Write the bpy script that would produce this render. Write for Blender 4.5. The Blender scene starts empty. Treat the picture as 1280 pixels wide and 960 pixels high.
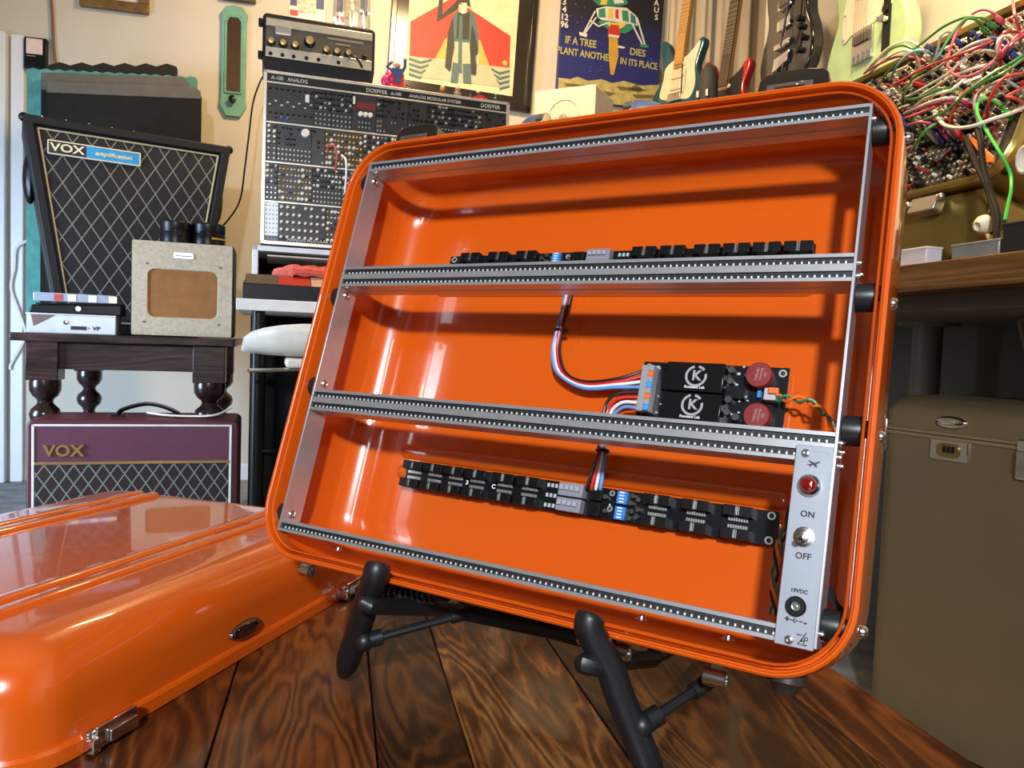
import bpy, bmesh, math, random
from mathutils import Vector, Matrix
R = math.radians
S = bpy.context.scene
COL = S.collection
random.seed(7)

# ------------------------------------------------------------------ camera
F_PX = 958.38
CH = 0.745                                   # camera height above the floor
PITCH, ROLL = 0.0519512, 0.0361564
_r = Vector((1, 0, 0)); _d = Vector((0, -math.sin(PITCH), -math.cos(PITCH))); FWD = Vector((0, math.cos(PITCH), -math.sin(PITCH)))
RIGHT = _r * math.cos(ROLL) - _d * math.sin(ROLL)
DOWN = _r * math.sin(ROLL) + _d * math.cos(ROLL)
CAM = Vector((0, 0, CH))
cd = bpy.data.cameras.new('camera'); cam = bpy.data.objects.new('camera', cd); COL.objects.link(cam)
cd.sensor_width = 36.0; cd.lens = F_PX / 1280 * 36.0; cd.clip_start = 0.02; cd.clip_end = 60
cam.matrix_world = Matrix(((RIGHT.x, -DOWN.x, -FWD.x, 0), (RIGHT.y, -DOWN.y, -FWD.y, 0), (RIGHT.z, -DOWN.z, -FWD.z, CH), (0, 0, 0, 1)))
S.camera = cam

# ------------------------------------------------------------------ world, lights, exposure
S.view_settings.view_transform = 'Standard'; S.view_settings.look = 'None'
S.view_settings.exposure = 0.0; S.view_settings.gamma = 1.0; S.view_settings.use_curve_mapping = False
W = bpy.data.worlds.new('world'); S.world = W; W.use_nodes = True
bg = W.node_tree.nodes['Background']; bg.inputs[0].default_value = (0.75, 0.82, 1.0, 1); bg.inputs[1].default_value = 0.015

def area(name, loc, target, sx, sy, power, color):
    l = bpy.data.lights.new(name, 'AREA'); l.shape = 'RECTANGLE'; l.size = sx; l.size_y = sy; l.energy = power; l.color = color
    o = bpy.data.objects.new(name, l); COL.objects.link(o); o.location = loc
    o.rotation_euler = (Vector(target) - Vector(loc)).to_track_quat('-Z', 'Y').to_euler()
    return o
WARM = (1.0, 0.68, 0.34); COOL = (0.78, 0.88, 1.0)
area('desk_lamp', (-0.12, -1.40, 1.66), (0.05, 0.60, 0.85), 0.12, 0.12, 66, (0.92, 0.96, 1.0))
area('window_daylight', (-0.72, -1.30, 1.65), (0.0, 0.65, 0.75), 0.09, 0.80, 7, (0.95, 0.97, 1.0))
dl = area('doorway_daylight', (-2.85, 1.2, 0.85), (-1.2, 3.4, 0.45), 0.7, 1.3, 38, (0.55, 0.74, 1.0)); dl.data.spread = R(95)
area('ceiling_lamp_back', (-0.30, 2.70, 2.80), (-0.25, 4.2, 1.2), 0.4, 0.4, 54, WARM)
cl_ = area('ceiling_lamp_right', (0.62, 1.45, 2.35), (1.02, 1.62, 1.1), 0.22, 0.22, 20, WARM); cl_.data.spread = R(100)

# ------------------------------------------------------------------ pixel helpers (frame 1280 x 960)
def ray(u, v): return RIGHT * ((u - 640) / F_PX) + DOWN * ((v - 480) / F_PX) + FWD
def hitz(u, v, z):
    d = ray(u, v); t = (z - CH) / d.z; return CAM + d * t
def hit(M, u, v, y=0.0):                     # pixel -> local (x, z) on the plane y of frame M
    Mi = M.inverted(); o = Mi @ CAM; d = Mi.to_3x3() @ ray(u, v); t = (y - o.y) / d.y
    p = o + d * t; return p.x, p.z
def at_depth(u, v, d):                       # pixel -> world point at forward distance d (along world y)
    r = ray(u, v); return CAM + r * (d / r.y)
def frame(loc, rz): return Matrix.Translation(Vector(loc)) @ Matrix.Rotation(rz, 4, 'Z')

# ------------------------------------------------------------------ mesh builder
class MB:
    def __init__(s): s.v = []; s.f = []
    def add(s, vs, fs):
        o = len(s.v); s.v += [tuple(v) for v in vs]; s.f += [tuple(i + o for i in f) for f in fs]; return s
    def box(s, x0, x1, y0, y1, z0, z1, M=None):
        vs = [Vector((x, y, z)) for x in (x0, x1) for y in (y0, y1) for z in (z0, z1)]
        if M: vs = [M @ v for v in vs]
        return s.add(vs, [(0, 1, 3, 2), (4, 6, 7, 5), (0, 4, 5, 1), (2, 3, 7, 6), (0, 2, 6, 4), (1, 5, 7, 3)])
    def cb(s, c, sz, M=None):
        return s.box(c[0] - sz[0] / 2, c[0] + sz[0] / 2, c[1] - sz[1] / 2, c[1] + sz[1] / 2, c[2] - sz[2] / 2, c[2] + sz[2] / 2, M)
    def cyl(s, p0, p1, r0, r1=None, n=12, caps=True):
        p0 = Vector(p0); p1 = Vector(p1); r1 = r0 if r1 is None else r1
        ax = (p1 - p0).normalized(); a = ax.orthogonal().normalized(); b = ax.cross(a)
        vs = []
        for p, r in ((p0, r0), (p1, r1)):
            for i in range(n):
                t = 2 * math.pi * i / n; vs.append(p + (a * math.cos(t) + b * math.sin(t)) * r)
        fs = [(i, (i + 1) % n, n + (i + 1) % n, n + i) for i in range(n)]
        if caps: fs += [tuple(range(n))[::-1], tuple(range(n, 2 * n))]
        return s.add(vs, fs)
    def lathe(s, prof, p0, axis=(0, 0, 1), n=20):       # prof: (radius, along axis)
        p0 = Vector(p0); ax = Vector(axis).normalized(); a = ax.orthogonal().normalized(); b = ax.cross(a)
        vs = []; fs = []
        for r, h in prof:
            for i in range(n):
                t = 2 * math.pi * i / n; vs.append(p0 + ax * h + (a * math.cos(t) + b * math.sin(t)) * max(r, 1e-5))
        m = len(prof)
        for k in range(m - 1):
            for i in range(n): fs.append((k * n + i, k * n + (i + 1) % n, (k + 1) * n + (i + 1) % n, (k + 1) * n + i))
        fs += [tuple(range(n))[::-1], tuple(range((m - 1) * n, m * n))]
        return s.add(vs, fs)
    def tube(s, pts, r, n=8, caps=True, flat=1.0):
        pts = [Vector(p) for p in pts]; m = len(pts); rs = r if isinstance(r, (list, tuple)) else [r] * m
        t0 = (pts[1] - pts[0]).normalized(); a = t0.orthogonal().normalized(); vs = []; fs = []
        for k in range(m):
            t = (pts[min(k + 1, m - 1)] - pts[max(k - 1, 0)]).normalized()
            a = (a - t * a.dot(t)).normalized(); b = t.cross(a)
            for i in range(n):
                q = 2 * math.pi * i / n; vs.append(pts[k] + (a * math.cos(q) + b * math.sin(q) * flat) * rs[k])
        for k in range(m - 1):
            for i in range(n): fs.append((k * n + i, k * n + (i + 1) % n, (k + 1) * n + (i + 1) % n, (k + 1) * n + i))
        if caps: fs += [tuple(range(n))[::-1], tuple(range((m - 1) * n, m * n))]
        return s.add(vs, fs)
    def prism(s, poly, y0, y1):                          # polygon in XZ, extruded along Y
        n = len(poly); vs = [(x, y0, z) for x, z in poly] + [(x, y1, z) for x, z in poly]
        fs = [tuple(range(n)), tuple(range(n, 2 * n))[::-1]] + [(i, n + i, n + (i + 1) % n, (i + 1) % n) for i in range(n)]
        return s.add(vs, fs)
    def loft(s, rings, cap0=False, cap1=False):
        n = len(rings[0]); vs = [p for r in rings for p in r]; fs = []
        for k in range(len(rings) - 1):
            for i in range(n): fs.append((k * n + i, k * n + (i + 1) % n, (k + 1) * n + (i + 1) % n, (k + 1) * n + i))
        if cap0: fs.append(tuple(range(n))[::-1])
        if cap1: fs.append(tuple(range((len(rings) - 1) * n, len(rings) * n)))
        return s.add(vs, fs)
    def sph(s, c, r, nu=10, nv=7, sc=(1, 1, 1)):
        vs = []; fs = []
        for j in range(nv + 1):
            ph = math.pi * j / nv
            for i in range(nu):
                th = 2 * math.pi * i / nu
                vs.append((c[0] + r * sc[0] * math.sin(ph) * math.cos(th), c[1] + r * sc[1] * math.sin(ph) * math.sin(th), c[2] + r * sc[2] * math.cos(ph)))
        for j in range(nv):
            for i in range(nu): fs.append((j * nu + i, (j + 1) * nu + i, (j + 1) * nu + (i + 1) % nu, j * nu + (i + 1) % nu))
        return s.add(vs, fs)
    def tf(s, M):
        s.v = [tuple(M @ Vector(v)) for v in s.v]; return s
    def mesh(s, name, smooth=35):
        me = bpy.data.meshes.new(name); me.from_pydata(s.v, [], s.f)
        bm = bmesh.new(); bm.from_mesh(me); bmesh.ops.remove_doubles(bm, verts=bm.verts, dist=1e-6); bmesh.ops.recalc_face_normals(bm, faces=bm.faces); bm.to_mesh(me); bm.free()
        if smooth:
            me.polygons.foreach_set('use_smooth', [True] * len(me.polygons)); me.set_sharp_from_angle(angle=R(smooth))
        me.update(); return me
    def build(s, name, m, parent=None, bevel=0, smooth=35, label=None, kind=None, seg=2):
        return link(name, s.mesh(name, smooth), m, parent, bevel, label, kind, seg)
def link(name, me, m, parent=None, bevel=0, label=None, kind=None, seg=2):
    if m is not None and not me.materials: me.materials.append(m)
    o = bpy.data.objects.new(name, me); COL.objects.link(o)
    if parent: o.parent = parent
    if bevel:
        b = o.modifiers.new('bevel', 'BEVEL'); b.width = bevel; b.segments = seg; b.limit_method = 'ANGLE'; b.angle_limit = R(40)
    if label: o['label'] = label
    if kind: o['kind'] = kind
    return o
def thing(name, label, cat, M=None, group=None):
    o = bpy.data.objects.new(name, None); COL.objects.link(o); o.empty_display_size = 0.05
    if M is not None: o.matrix_world = M
    o['label'] = label; o['category'] = cat
    if group: o['group'] = group
    return o
def tag(o, label, cat, group=None, M=None):
    o['label'] = label; o['category'] = cat
    if group: o['group'] = group
    if M is not None: o.matrix_world = M
    return o
def B(*a, M=None): return MB().box(*a, M=M)
def spline(pts, n=8):
    P = [Vector(p) for p in pts]; P = [P[0] * 2 - P[1]] + P + [P[-1] * 2 - P[-2]]; out = []
    for i in range(1, len(P) - 2):
        for k in range(n):
            t = k / n; a, b, c, d = P[i - 1:i + 3]
            out.append(0.5 * ((2 * b) + (c - a) * t + (2 * a - 5 * b + 4 * c - d) * t * t + (3 * b - a - 3 * c + d) * t ** 3))
    out.append(P[-2]); return out
def rrect(x0, x1, z0, z1, r, y, seg=8):                 # rounded rectangle ring in the XZ plane
    r = max(r, 1e-4); pts = []
    for cx, cz, a0 in ((x1 - r, z1 - r, 0), (x0 + r, z1 - r, 90), (x0 + r, z0 + r, 180), (x1 - r, z0 + r, 270)):
        for k in range(seg + 1):
            a = R(a0 + 90 * k / seg); pts.append((cx + r * math.cos(a), y, cz + r * math.sin(a)))
    return pts
def rpoly(x0, x1, z0, z1, r, seg=5): return [(p[0], p[2]) for p in rrect(x0, x1, z0, z1, r, 0, seg)]
def text(name, s, size, m, parent, M, align='CENTER', depth=0.0004, sx=1.0, bold=0.0, shear=0.0):
    c = bpy.data.curves.new('txt', 'FONT'); c.body = s; c.size = size; c.align_x = align; c.align_y = 'CENTER'; c.extrude = depth; c.offset = bold; c.shear = shear
    c.resolution_u = 3
    o = bpy.data.objects.new('txt', c); COL.objects.link(o)
    me = bpy.data.meshes.new_from_object(o.evaluated_get(bpy.context.evaluated_depsgraph_get()))
    bpy.data.objects.remove(o); bpy.data.curves.remove(c)
    me.transform(M @ Matrix.Diagonal((sx, 1, 1, 1))); me.materials.clear()
    return link(name, me, m, parent)
def face_M(x, y, z): return Matrix.Translation((x, y, z)) @ Matrix.Rotation(R(90), 4, 'X')   # text upright on a face that looks to -Y

# ------------------------------------------------------------------ materials
MATS = {}
def mat(name, col, rough=0.5, metal=0.0, coat=0.0, var=0.08, scale=20.0, bump=0.0, bscale=200.0, spec=0.5, emit=0.0, trans=0.0):
    if name in MATS: return MATS[name]
    m = bpy.data.materials.new(name); m.use_nodes = True; nt = m.node_tree; b = nt.nodes['Principled BSDF']
    b.inputs['Roughness'].default_value = rough; b.inputs['Metallic'].default_value = metal; b.inputs['Specular IOR Level'].default_value = spec
    b.inputs['Coat Weight'].default_value = coat; b.inputs['Coat Roughness'].default_value = 0.04
    if trans: b.inputs['Transmission Weight'].default_value = trans
    tc = nt.nodes.new('ShaderNodeTexCoord'); no = nt.nodes.new('ShaderNodeTexNoise'); no.inputs['Scale'].default_value = scale; no.inputs['Detail'].default_value = 4
    rp = nt.nodes.new('ShaderNodeValToRGB')
    rp.color_ramp.elements[0].position = 0.3; rp.color_ramp.elements[1].position = 0.7
    rp.color_ramp.elements[0].color = tuple(c * (1 - var) for c in col) + (1,); rp.color_ramp.elements[1].color = tuple(min(1, c * (1 + var)) for c in col) + (1,)
    nt.links.new(tc.outputs['Object'], no.inputs['Vector']); nt.links.new(no.outputs[0], rp.inputs[0]); nt.links.new(rp.outputs[0], b.inputs['Base Color'])
    if bump:
        n2 = nt.nodes.new('ShaderNodeTexNoise'); n2.inputs['Scale'].default_value = bscale; n2.inputs['Detail'].default_value = 3
        bp = nt.nodes.new('ShaderNodeBump'); bp.inputs['Strength'].default_value = bump; bp.inputs['Distance'].default_value = 0.002
        nt.links.new(tc.outputs['Object'], n2.inputs['Vector']); nt.links.new(n2.outputs[0], bp.inputs['Height']); nt.links.new(bp.outputs[0], b.inputs['Normal'])
    if emit:
        b.inputs['Emission Color'].default_value = tuple(col) + (1,); b.inputs['Emission Strength'].default_value = emit
    MATS[name] = m; return m
def nodes_of(m): return m.node_tree, m.node_tree.nodes, m.node_tree.links, m.node_tree.nodes['Principled BSDF']
def diamond_mat(name, dark, line, px, pz, lw, rough=0.8):   # woven diamond grille cloth in local XZ
    m = bpy.data.materials.new(name); m.use_nodes = True; nt, N, L, b = nodes_of(m)
    tc = N.new('ShaderNodeTexCoord'); sp = N.new('ShaderNodeSeparateXYZ'); L.new(tc.outputs['Object'], sp.inputs[0])
    def M2(op, a, c=None):
        n = N.new('ShaderNodeMath'); n.operation = op
        for i, q in enumerate((a, c)):
            if q is None: continue
            if isinstance(q, (int, float)): n.inputs[i].default_value = q
            else: L.new(q, n.inputs[i])
        return n.outputs[0]
    a = M2('DIVIDE', sp.outputs[0], px); c = M2('DIVIDE', sp.outputs[2], pz)
    def ln(e): return M2('LESS_THAN', M2('ABSOLUTE', M2('SUBTRACT', M2('FRACT', e), 0.5)), lw)
    k = M2('MAXIMUM', ln(M2('ADD', a, c)), ln(M2('SUBTRACT', a, c)))
    no = N.new('ShaderNodeTexNoise'); no.inputs['Scale'].default_value = 400; L.new(tc.outputs['Object'], no.inputs[0])
    mx = N.new('ShaderNodeMix'); mx.data_type = 'RGBA'; mx.inputs['A'].default_value = dark + (1,); mx.inputs['B'].default_value = line + (1,); L.new(k, mx.inputs['Factor'])
    L.new(mx.outputs['Result'], b.inputs['Base Color']); b.inputs['Roughness'].default_value = rough
    bp = N.new('ShaderNodeBump'); bp.inputs['Strength'].default_value = 0.3; bp.inputs['Distance'].default_value = 0.002; L.new(no.outputs[0], bp.inputs['Height']); L.new(bp.outputs[0], b.inputs['Normal'])
    return m
def wood_mat(name, c0, c1, c2, rough=0.25, coat=0.3, sc=(14, 1.6, 14), rings=7.0):
    m = bpy.data.materials.new(name); m.use_nodes = True; nt, N, L, b = nodes_of(m)
    tc = N.new('ShaderNodeTexCoord'); oi = N.new('ShaderNodeObjectInfo'); mp = N.new('ShaderNodeMapping'); mp.inputs['Scale'].default_value = sc
    ad = N.new('ShaderNodeVectorMath'); ad.operation = 'ADD'; cx = N.new('ShaderNodeCombineXYZ')
    ml = N.new('ShaderNodeMath'); ml.operation = 'MULTIPLY'; ml.inputs[1].default_value = 37.0
    L.new(oi.outputs['Random'], ml.inputs[0]); L.new(ml.outputs[0], cx.inputs[0]); L.new(ml.outputs[0], cx.inputs[1]); L.new(ml.outputs[0], cx.inputs[2])
    L.new(tc.outputs['Object'], mp.inputs[0]); L.new(mp.outputs[0], ad.inputs[0]); L.new(cx.outputs[0], ad.inputs[1])
    n1 = N.new('ShaderNodeTexNoise'); n1.inputs['Scale'].default_value = 0.6; n1.inputs['Detail'].default_value = 3; n1.inputs['Distortion'].default_value = 1.6; L.new(ad.outputs[0], n1.inputs['Vector'])
    mr = N.new('ShaderNodeMath'); mr.operation = 'MULTIPLY'; mr.inputs[1].default_value = rings; L.new(n1.outputs[0], mr.inputs[0])
    fr = N.new('ShaderNodeMath'); fr.operation = 'PINGPONG'; fr.inputs[1].default_value = 0.5; L.new(mr.outputs[0], fr.inputs[0])
    n2 = N.new('ShaderNodeTexNoise'); n2.inputs['Scale'].default_value = 5.0; n2.inputs['Detail'].default_value = 6; L.new(ad.outputs[0], n2.inputs['Vector'])
    n3 = N.new('ShaderNodeTexNoise'); n3.inputs['Scale'].default_value = 1.1; n3.inputs['Detail'].default_value = 2; L.new(ad.outputs[0], n3.inputs['Vector'])
    n4 = N.new('ShaderNodeTexNoise'); n4.inputs['Scale'].default_value = 26.0; n4.inputs['Detail'].default_value = 4; L.new(ad.outputs[0], n4.inputs['Vector'])
    def wsum(pairs):
        prev = None
        for sock, w in pairs:
            q = N.new('ShaderNodeMath'); q.operation = 'MULTIPLY_ADD'; q.inputs[1].default_value = w; L.new(sock, q.inputs[0])
            if prev is None: q.inputs[2].default_value = 0
            else: L.new(prev, q.inputs[2])
            prev = q.outputs[0]
        return prev
    sv_ = wsum(((n3.outputs[0], .50), (fr.outputs[0], .42), (n2.outputs[0], .22), (n4.outputs[0], .20)))
    rp = N.new('ShaderNodeValToRGB'); e = rp.color_ramp.elements; e[0].position = 0.36; e[0].color = c0 + (1,); e[1].position = 0.74; e[1].color = c2 + (1,); k = e.new(0.54); k.color = c1 + (1,)
    L.new(sv_, rp.inputs[0]); L.new(rp.outputs[0], b.inputs['Base Color']); b.inputs['Roughness'].default_value = rough; b.inputs['Coat Weight'].default_value = coat; b.inputs['Coat Roughness'].default_value = 0.07; b.inputs['Specular IOR Level'].default_value = 0.25
    bp = N.new('ShaderNodeBump'); bp.inputs['Strength'].default_value = 0.12; bp.inputs['Distance'].default_value = 0.001; L.new(n2.outputs[0], bp.inputs['Height']); L.new(bp.outputs[0], b.inputs['Normal'])
    return m
ORANGE = mat('orange_paint', (0.66, 0.100, 0.005), 0.22, 0, 0.9, 0.03, 3.0, 0.02, 900)
ALU = mat('brushed_aluminium', (0.55, 0.57, 0.61), 0.34, 0.75, 0, 0.05, 60)
ALUP = mat('satin_panel', (0.32, 0.35, 0.41), 0.45, 0.35, 0, 0.03, 40)
CHROME = mat('chrome', (0.75, 0.75, 0.76), 0.09, 1.0, 0, 0.03, 10)
STEEL = mat('nickel_screw', (0.62, 0.61, 0.60), 0.22, 1.0, 0, 0.05, 40)
RUBBER = mat('black_rubber', (0.010, 0.011, 0.013), 0.38, 0, 0, 0.1, 30)
BLACK = mat('black_plastic', (0.005, 0.005, 0.006), 0.35, 0, 0, 0.1, 30, 0, 200, 0.3)
MATTE = mat('matte_black', (0.008, 0.008, 0.009), 0.75, 0, 0, 0.1, 30, 0, 200, 0.2)
TOLEX = mat('black_tolex', (0.008, 0.008, 0.010), 0.5, 0, 0, 0.15, 60, 0.3, 500, 0.3)
PCB = mat('black_circuit_board', (0.005, 0.006, 0.008), 0.3, 0, 0, 0.15, 80, 0, 200, 0.3)
SLOT = mat('dark_slot', (0.03, 0.032, 0.038), 0.5, 0.3, 0, 0.1, 80)
WHITEINK = mat('white_print', (0.75, 0.78, 0.8), 0.5, 0, 0, 0.03, 50)
GREYINK = mat('grey_print', (0.33, 0.34, 0.36), 0.5, 0, 0, 0.03, 50)
BLACKINK = mat('black_print', (0.01, 0.01, 0.012), 0.5, 0, 0, 0.03, 50)
TIN = mat('tinned_pins', (0.7, 0.72, 0.7), 0.3, 0.8, 0, 0.1, 90)
W_BLACK = mat('wire_black', (0.012, 0.012, 0.013), 0.35); W_RED = mat('wire_red', (0.62, 0.02, 0.02), 0.35)
W_WHITE = mat('wire_white', (0.78, 0.76, 0.74), 0.35); W_BLUE = mat('wire_blue', (0.10, 0.30, 0.72), 0.35)
W_ORANGE = mat('wire_orange', (0.85, 0.20, 0.02), 0.35); W_GREEN = mat('wire_green', (0.01, 0.20, 0.11), 0.35)
GREYP = mat('grey_terminal_plastic', (0.24, 0.25, 0.30), 0.4); BLUEP = mat('blue_switch_plastic', (0.03, 0.22, 0.62), 0.35); ORANGEP = mat('orange_lever_plastic', (0.85, 0.16, 0.02), 0.4)
TOROID = mat('maroon_inductor', (0.20, 0.012, 0.012), 0.45)
GOLDP = mat('champagne_aluminium', (0.27, 0.205, 0.115), 0.40, 0.7, 0, 0.06, 8)
CREAM = mat('cream_plastic', (0.72, 0.63, 0.45), 0.5)
GOLDT = mat('gold_trim', (0.75, 0.52, 0.2), 0.3, 0.9)
IVORY = mat('ivory_lettering', (0.80, 0.70, 0.48), 0.45)

# ------------------------------------------------------------------ room
RZ = R(14.0)
RF = frame((0, 0, 0), RZ)                                # room frame: x along the back wall, y into it
WALL = mat('cream_painted_plaster', (0.56, 0.51, 0.42), 0.75, 0, 0, 0.05, 2.5, 0.15, 60)
CEIL = mat('ceiling_paint', (0.62, 0.58, 0.5), 0.85, 0, 0, 0.03, 3)
TRIM = mat('white_gloss_trim', (0.72, 0.74, 0.76), 0.4, 0, 0, 0.03, 6)
def concrete():
    m = mat('concrete_floor', (0.22, 0.22, 0.22), 0.7, 0, 0, 0.35, 14, 0.4, 120); return m
def struct(name, mb, m, M=RF, bevel=0):
    o = mb.build(name, m, None, bevel, 0); o['kind'] = 'structure'; o.matrix_world = M; return o
VB = 4.124; UR = 1.563; VE = 2.60
struct('floor', B(-3.2, 3.4, -2.2, VB + .2, -.1, 0), concrete())
struct('wall_back', B(-3.2, 3.4, VB, VB + .2, 0, 3.1), WALL)
struct('wall_left', B(-3.3, -3.2, -2.2, VB + .2, 0, 3.1), WALL)
struct('wall_right', B(UR, UR + .18, -2.2, VE, 0, 3.1), WALL)
struct('wall_alcove', B(3.3, 3.4, VE, VB, 0, 3.1), WALL)
struct('wall_alcove_return', B(UR + .18, 3.4, VE - .15, VE, 0, 3.1), WALL)
struct('ceiling', B(-3.3, 3.4, -2.2, VB + .2, 3.1, 3.2), CEIL)
x0, _ = hit(RF, 0, 400, VB); x1, _ = hit(RF, 11, 400, VB); x2, _ = hit(RF, 36, 500, VB)
d1 = struct('door_1', B(x0 - .62, x0 + .0, VB - .025, VB + .01, .02, 2.02), TRIM, bevel=.003)
for (za, zb) in ((.15, .85), (1.0, 1.85)):
    B(x0 - .5, x0 - .08, VB - .033, VB - .02, za, zb).build('door_panel', TRIM, d1, .006)
struct('trim_1', B(x0, x1, VB - .05, VB + .01, 0, 2.1), TRIM, bevel=.006)
struct('trim_2', B(x1 + .012, x2 - .02, VB - .02, VB + .01, 0, 2.1), TRIM, bevel=.004)
struct('trim_3', B(UR - .012, UR + .004, -.6, 2.2, 0, .86), mat('dark_taupe_board', (.085, .072, .056), .7, 0, 0, .08, 5))  # board on the lower right wall, a darker taupe than the plaster
struct('baseboard_back', B(x2, 3.4, VB - .014, VB + .01, 0, .08), TRIM, bevel=.003)

# ------------------------------------------------------------------ wooden coffee table
TZ = CH - 0.325
tdir = Vector((-0.222, 0.975, 0)).normalized()
TAB = frame((0, 0, TZ), math.atan2(tdir.y, tdir.x) - R(90))        # x across the planks, y along them
table = thing('coffee_table', 'glossy reddish brown plank coffee table under the orange case', 'table', frame((0.0, 0.25, 0), math.atan2(tdir.y, tdir.x) - R(90)))
TW = wood_mat('sheesham_wood', (0.016, 0.004, 0.0015), (0.095, 0.029, 0.006), (0.36, 0.145, 0.034), 0.38, 0.3, (11, 2.2, 11), 16.0)
TWD = wood_mat('sheesham_wood_dark', (0.008, 0.0025, 0.001), (0.036, 0.011, 0.003), (0.13, 0.048, 0.012), 0.38, 0.3, (11, 2.4, 11), 20.0)
TWR = wood_mat('sheesham_wood_red', (0.012, 0.003, 0.001), (0.062, 0.016, 0.004), (0.19, 0.058, 0.013), 0.38, 0.3, (11, 1.8, 11), 13.0)
edges = [-.86, -.70, -.545, -.395, -.235, -.09, .037, .109, .233, .432, .510]
tl = table.matrix_world.inverted() @ TAB
pm = [TW, TWR, TW, TWD, TW, TW, TWD, TW, TWD, TWR]
pm = [TW, TWR, TW, TWR, TWR, TWR, TWD, TW, TWD, TWR]
for i in range(len(edges) - 1):
    a, b = edges[i] + .0007, edges[i + 1] - .0007
    MB().box(a, b, -.55, 1.24, -.032, 0, tl).build('plank', pm[i], table, .0012)
MB().box(edges[0] + .03, edges[-1] - .03, -.5, 1.2, -.034, -.010, tl).box(edges[0] + .06, edges[-1] - .06, -.46, 1.16, -.09, -.03, tl).build('apron', TWD, table, .002)
for lx in (edges[0] + .07, edges[-1] - .07):
    for ly in (-.46, 1.15):
        MB().box(lx - .03, lx + .03, ly - .03, ly + .03, -TZ, -.03, tl).build('leg', TWD, table, .003)

# ------------------------------------------------------------------ orange instrument case
yaw, lean = -0.540477, 0.305272; CW = 0.499
ax = Vector((math.cos(yaw), math.sin(yaw), 0)); nh = Vector((math.sin(yaw), -math.cos(yaw), 0))
up = Vector((0, 0, 1)) * math.cos(lean) - nh * math.sin(lean); nn = ax.cross(up)
T0 = Vector((-.163281, .845815, .191592 + CH)) - up * 0.400
def basis(X, Y, Z, o): return Matrix(((X.x, Y.x, Z.x, o.x), (X.y, Y.y, Z.y, o.y), (X.z, Y.z, Z.z, o.z), (0, 0, 0, 1)))
CASE = basis(ax, -nn, up, T0)
case = thing('equipment_case', 'open glossy orange case with rail frame, leaning on the black easel stand', 'case', CASE)
def ch(u, v, y=0.0): return hit(CASE, u, v, y)

RIM = [(0.0, .032), (0.0, .003), (.0008, -.0020), (.0022, -.0036), (.0034, -.0036), (.0038, -.0026), (.0042, -.0036), (.0052, -.0030), (.0058, -.0008), (.0060, .0070), (.0076, .0070), (.0078, .0008), (.0086, -.0006), (.0096, .0006), (.0100, .004), (.0100, .013), (.0060, .016), (.005, .032)]
def outline(x0, x1, z0, z1, r): return lambda i, y: rrect(x0 + i, x1 - i, z0 + i, z1 - i, max(r - i, .004), y, 10)
def make_rim(o, prof, name, parent):
    rings = [o(i, y) for i, y in prof]; rings.append(rings[0]); return MB().loft(rings).build(name, ORANGE, parent, 0, 25)
def make_shell(o, D, y0, rb, i0, parent, th=.0025, bulge=0.0):
    out = [(i0, y0), (i0 - bulge, y0 + .012), (i0 - bulge, D - rb)]
    out += [(i0 - bulge + rb * (1 - math.cos(R(a))), D - rb + rb * math.sin(R(a))) for a in range(10, 91, 10)]
    inn = [(i0 + th, y0), (i0 - bulge + th, y0 + .012), (i0 - bulge + th, D - rb)]
    ri = rb - th * .5
    inn += [(i0 - bulge + th + ri * (1 - math.cos(R(a))), D - rb + ri * math.sin(R(a))) for a in range(10, 91, 10)]
    rings = [o(i, y) for i, y in inn[::-1]] + [o(i, y) for i, y in out]
    return MB().loft(rings, True, True).build('shell', ORANGE, parent, 0, 40)
X0, X1, Z0, Z1 = -.0235, CW + .0235, -.0245, .4225
co = outline(X0, X1, Z0, Z1, .055)
make_rim(co, RIM, 'rim', case)
D = .108
csh = make_shell(co, D, .026, .040, .0010, case)
BP = D - .0025                                           # inner face of the back
def stamp(x0, x1, z0, z1, y0, h, parent, name='pressed_rib'):          # a pressed rib standing h proud towards -y (h<0: +y)
    r = (z1 - z0) / 2
    rings = [rrect(x0 + i, x1 - i, z0 + i, z1 - i, r - i, y0 - hh, 6) for i, hh in ((0, -.002 * (1 if h > 0 else -1)), (0, 0), (.0015, h * .5), (.004, h), (.0075, h))]
    return MB().loft(rings, False, True).build(name, ORANGE, parent, 0, 60)
for zc in (.305, .095):
    for off in (-.011, .011):
        stamp(.045, CW - .045, zc + off - .008, zc + off + .008, BP, .0028, csh)
        stamp(.045, CW - .045, zc + off - .008, zc + off + .008, D, -.0028, csh)

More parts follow.
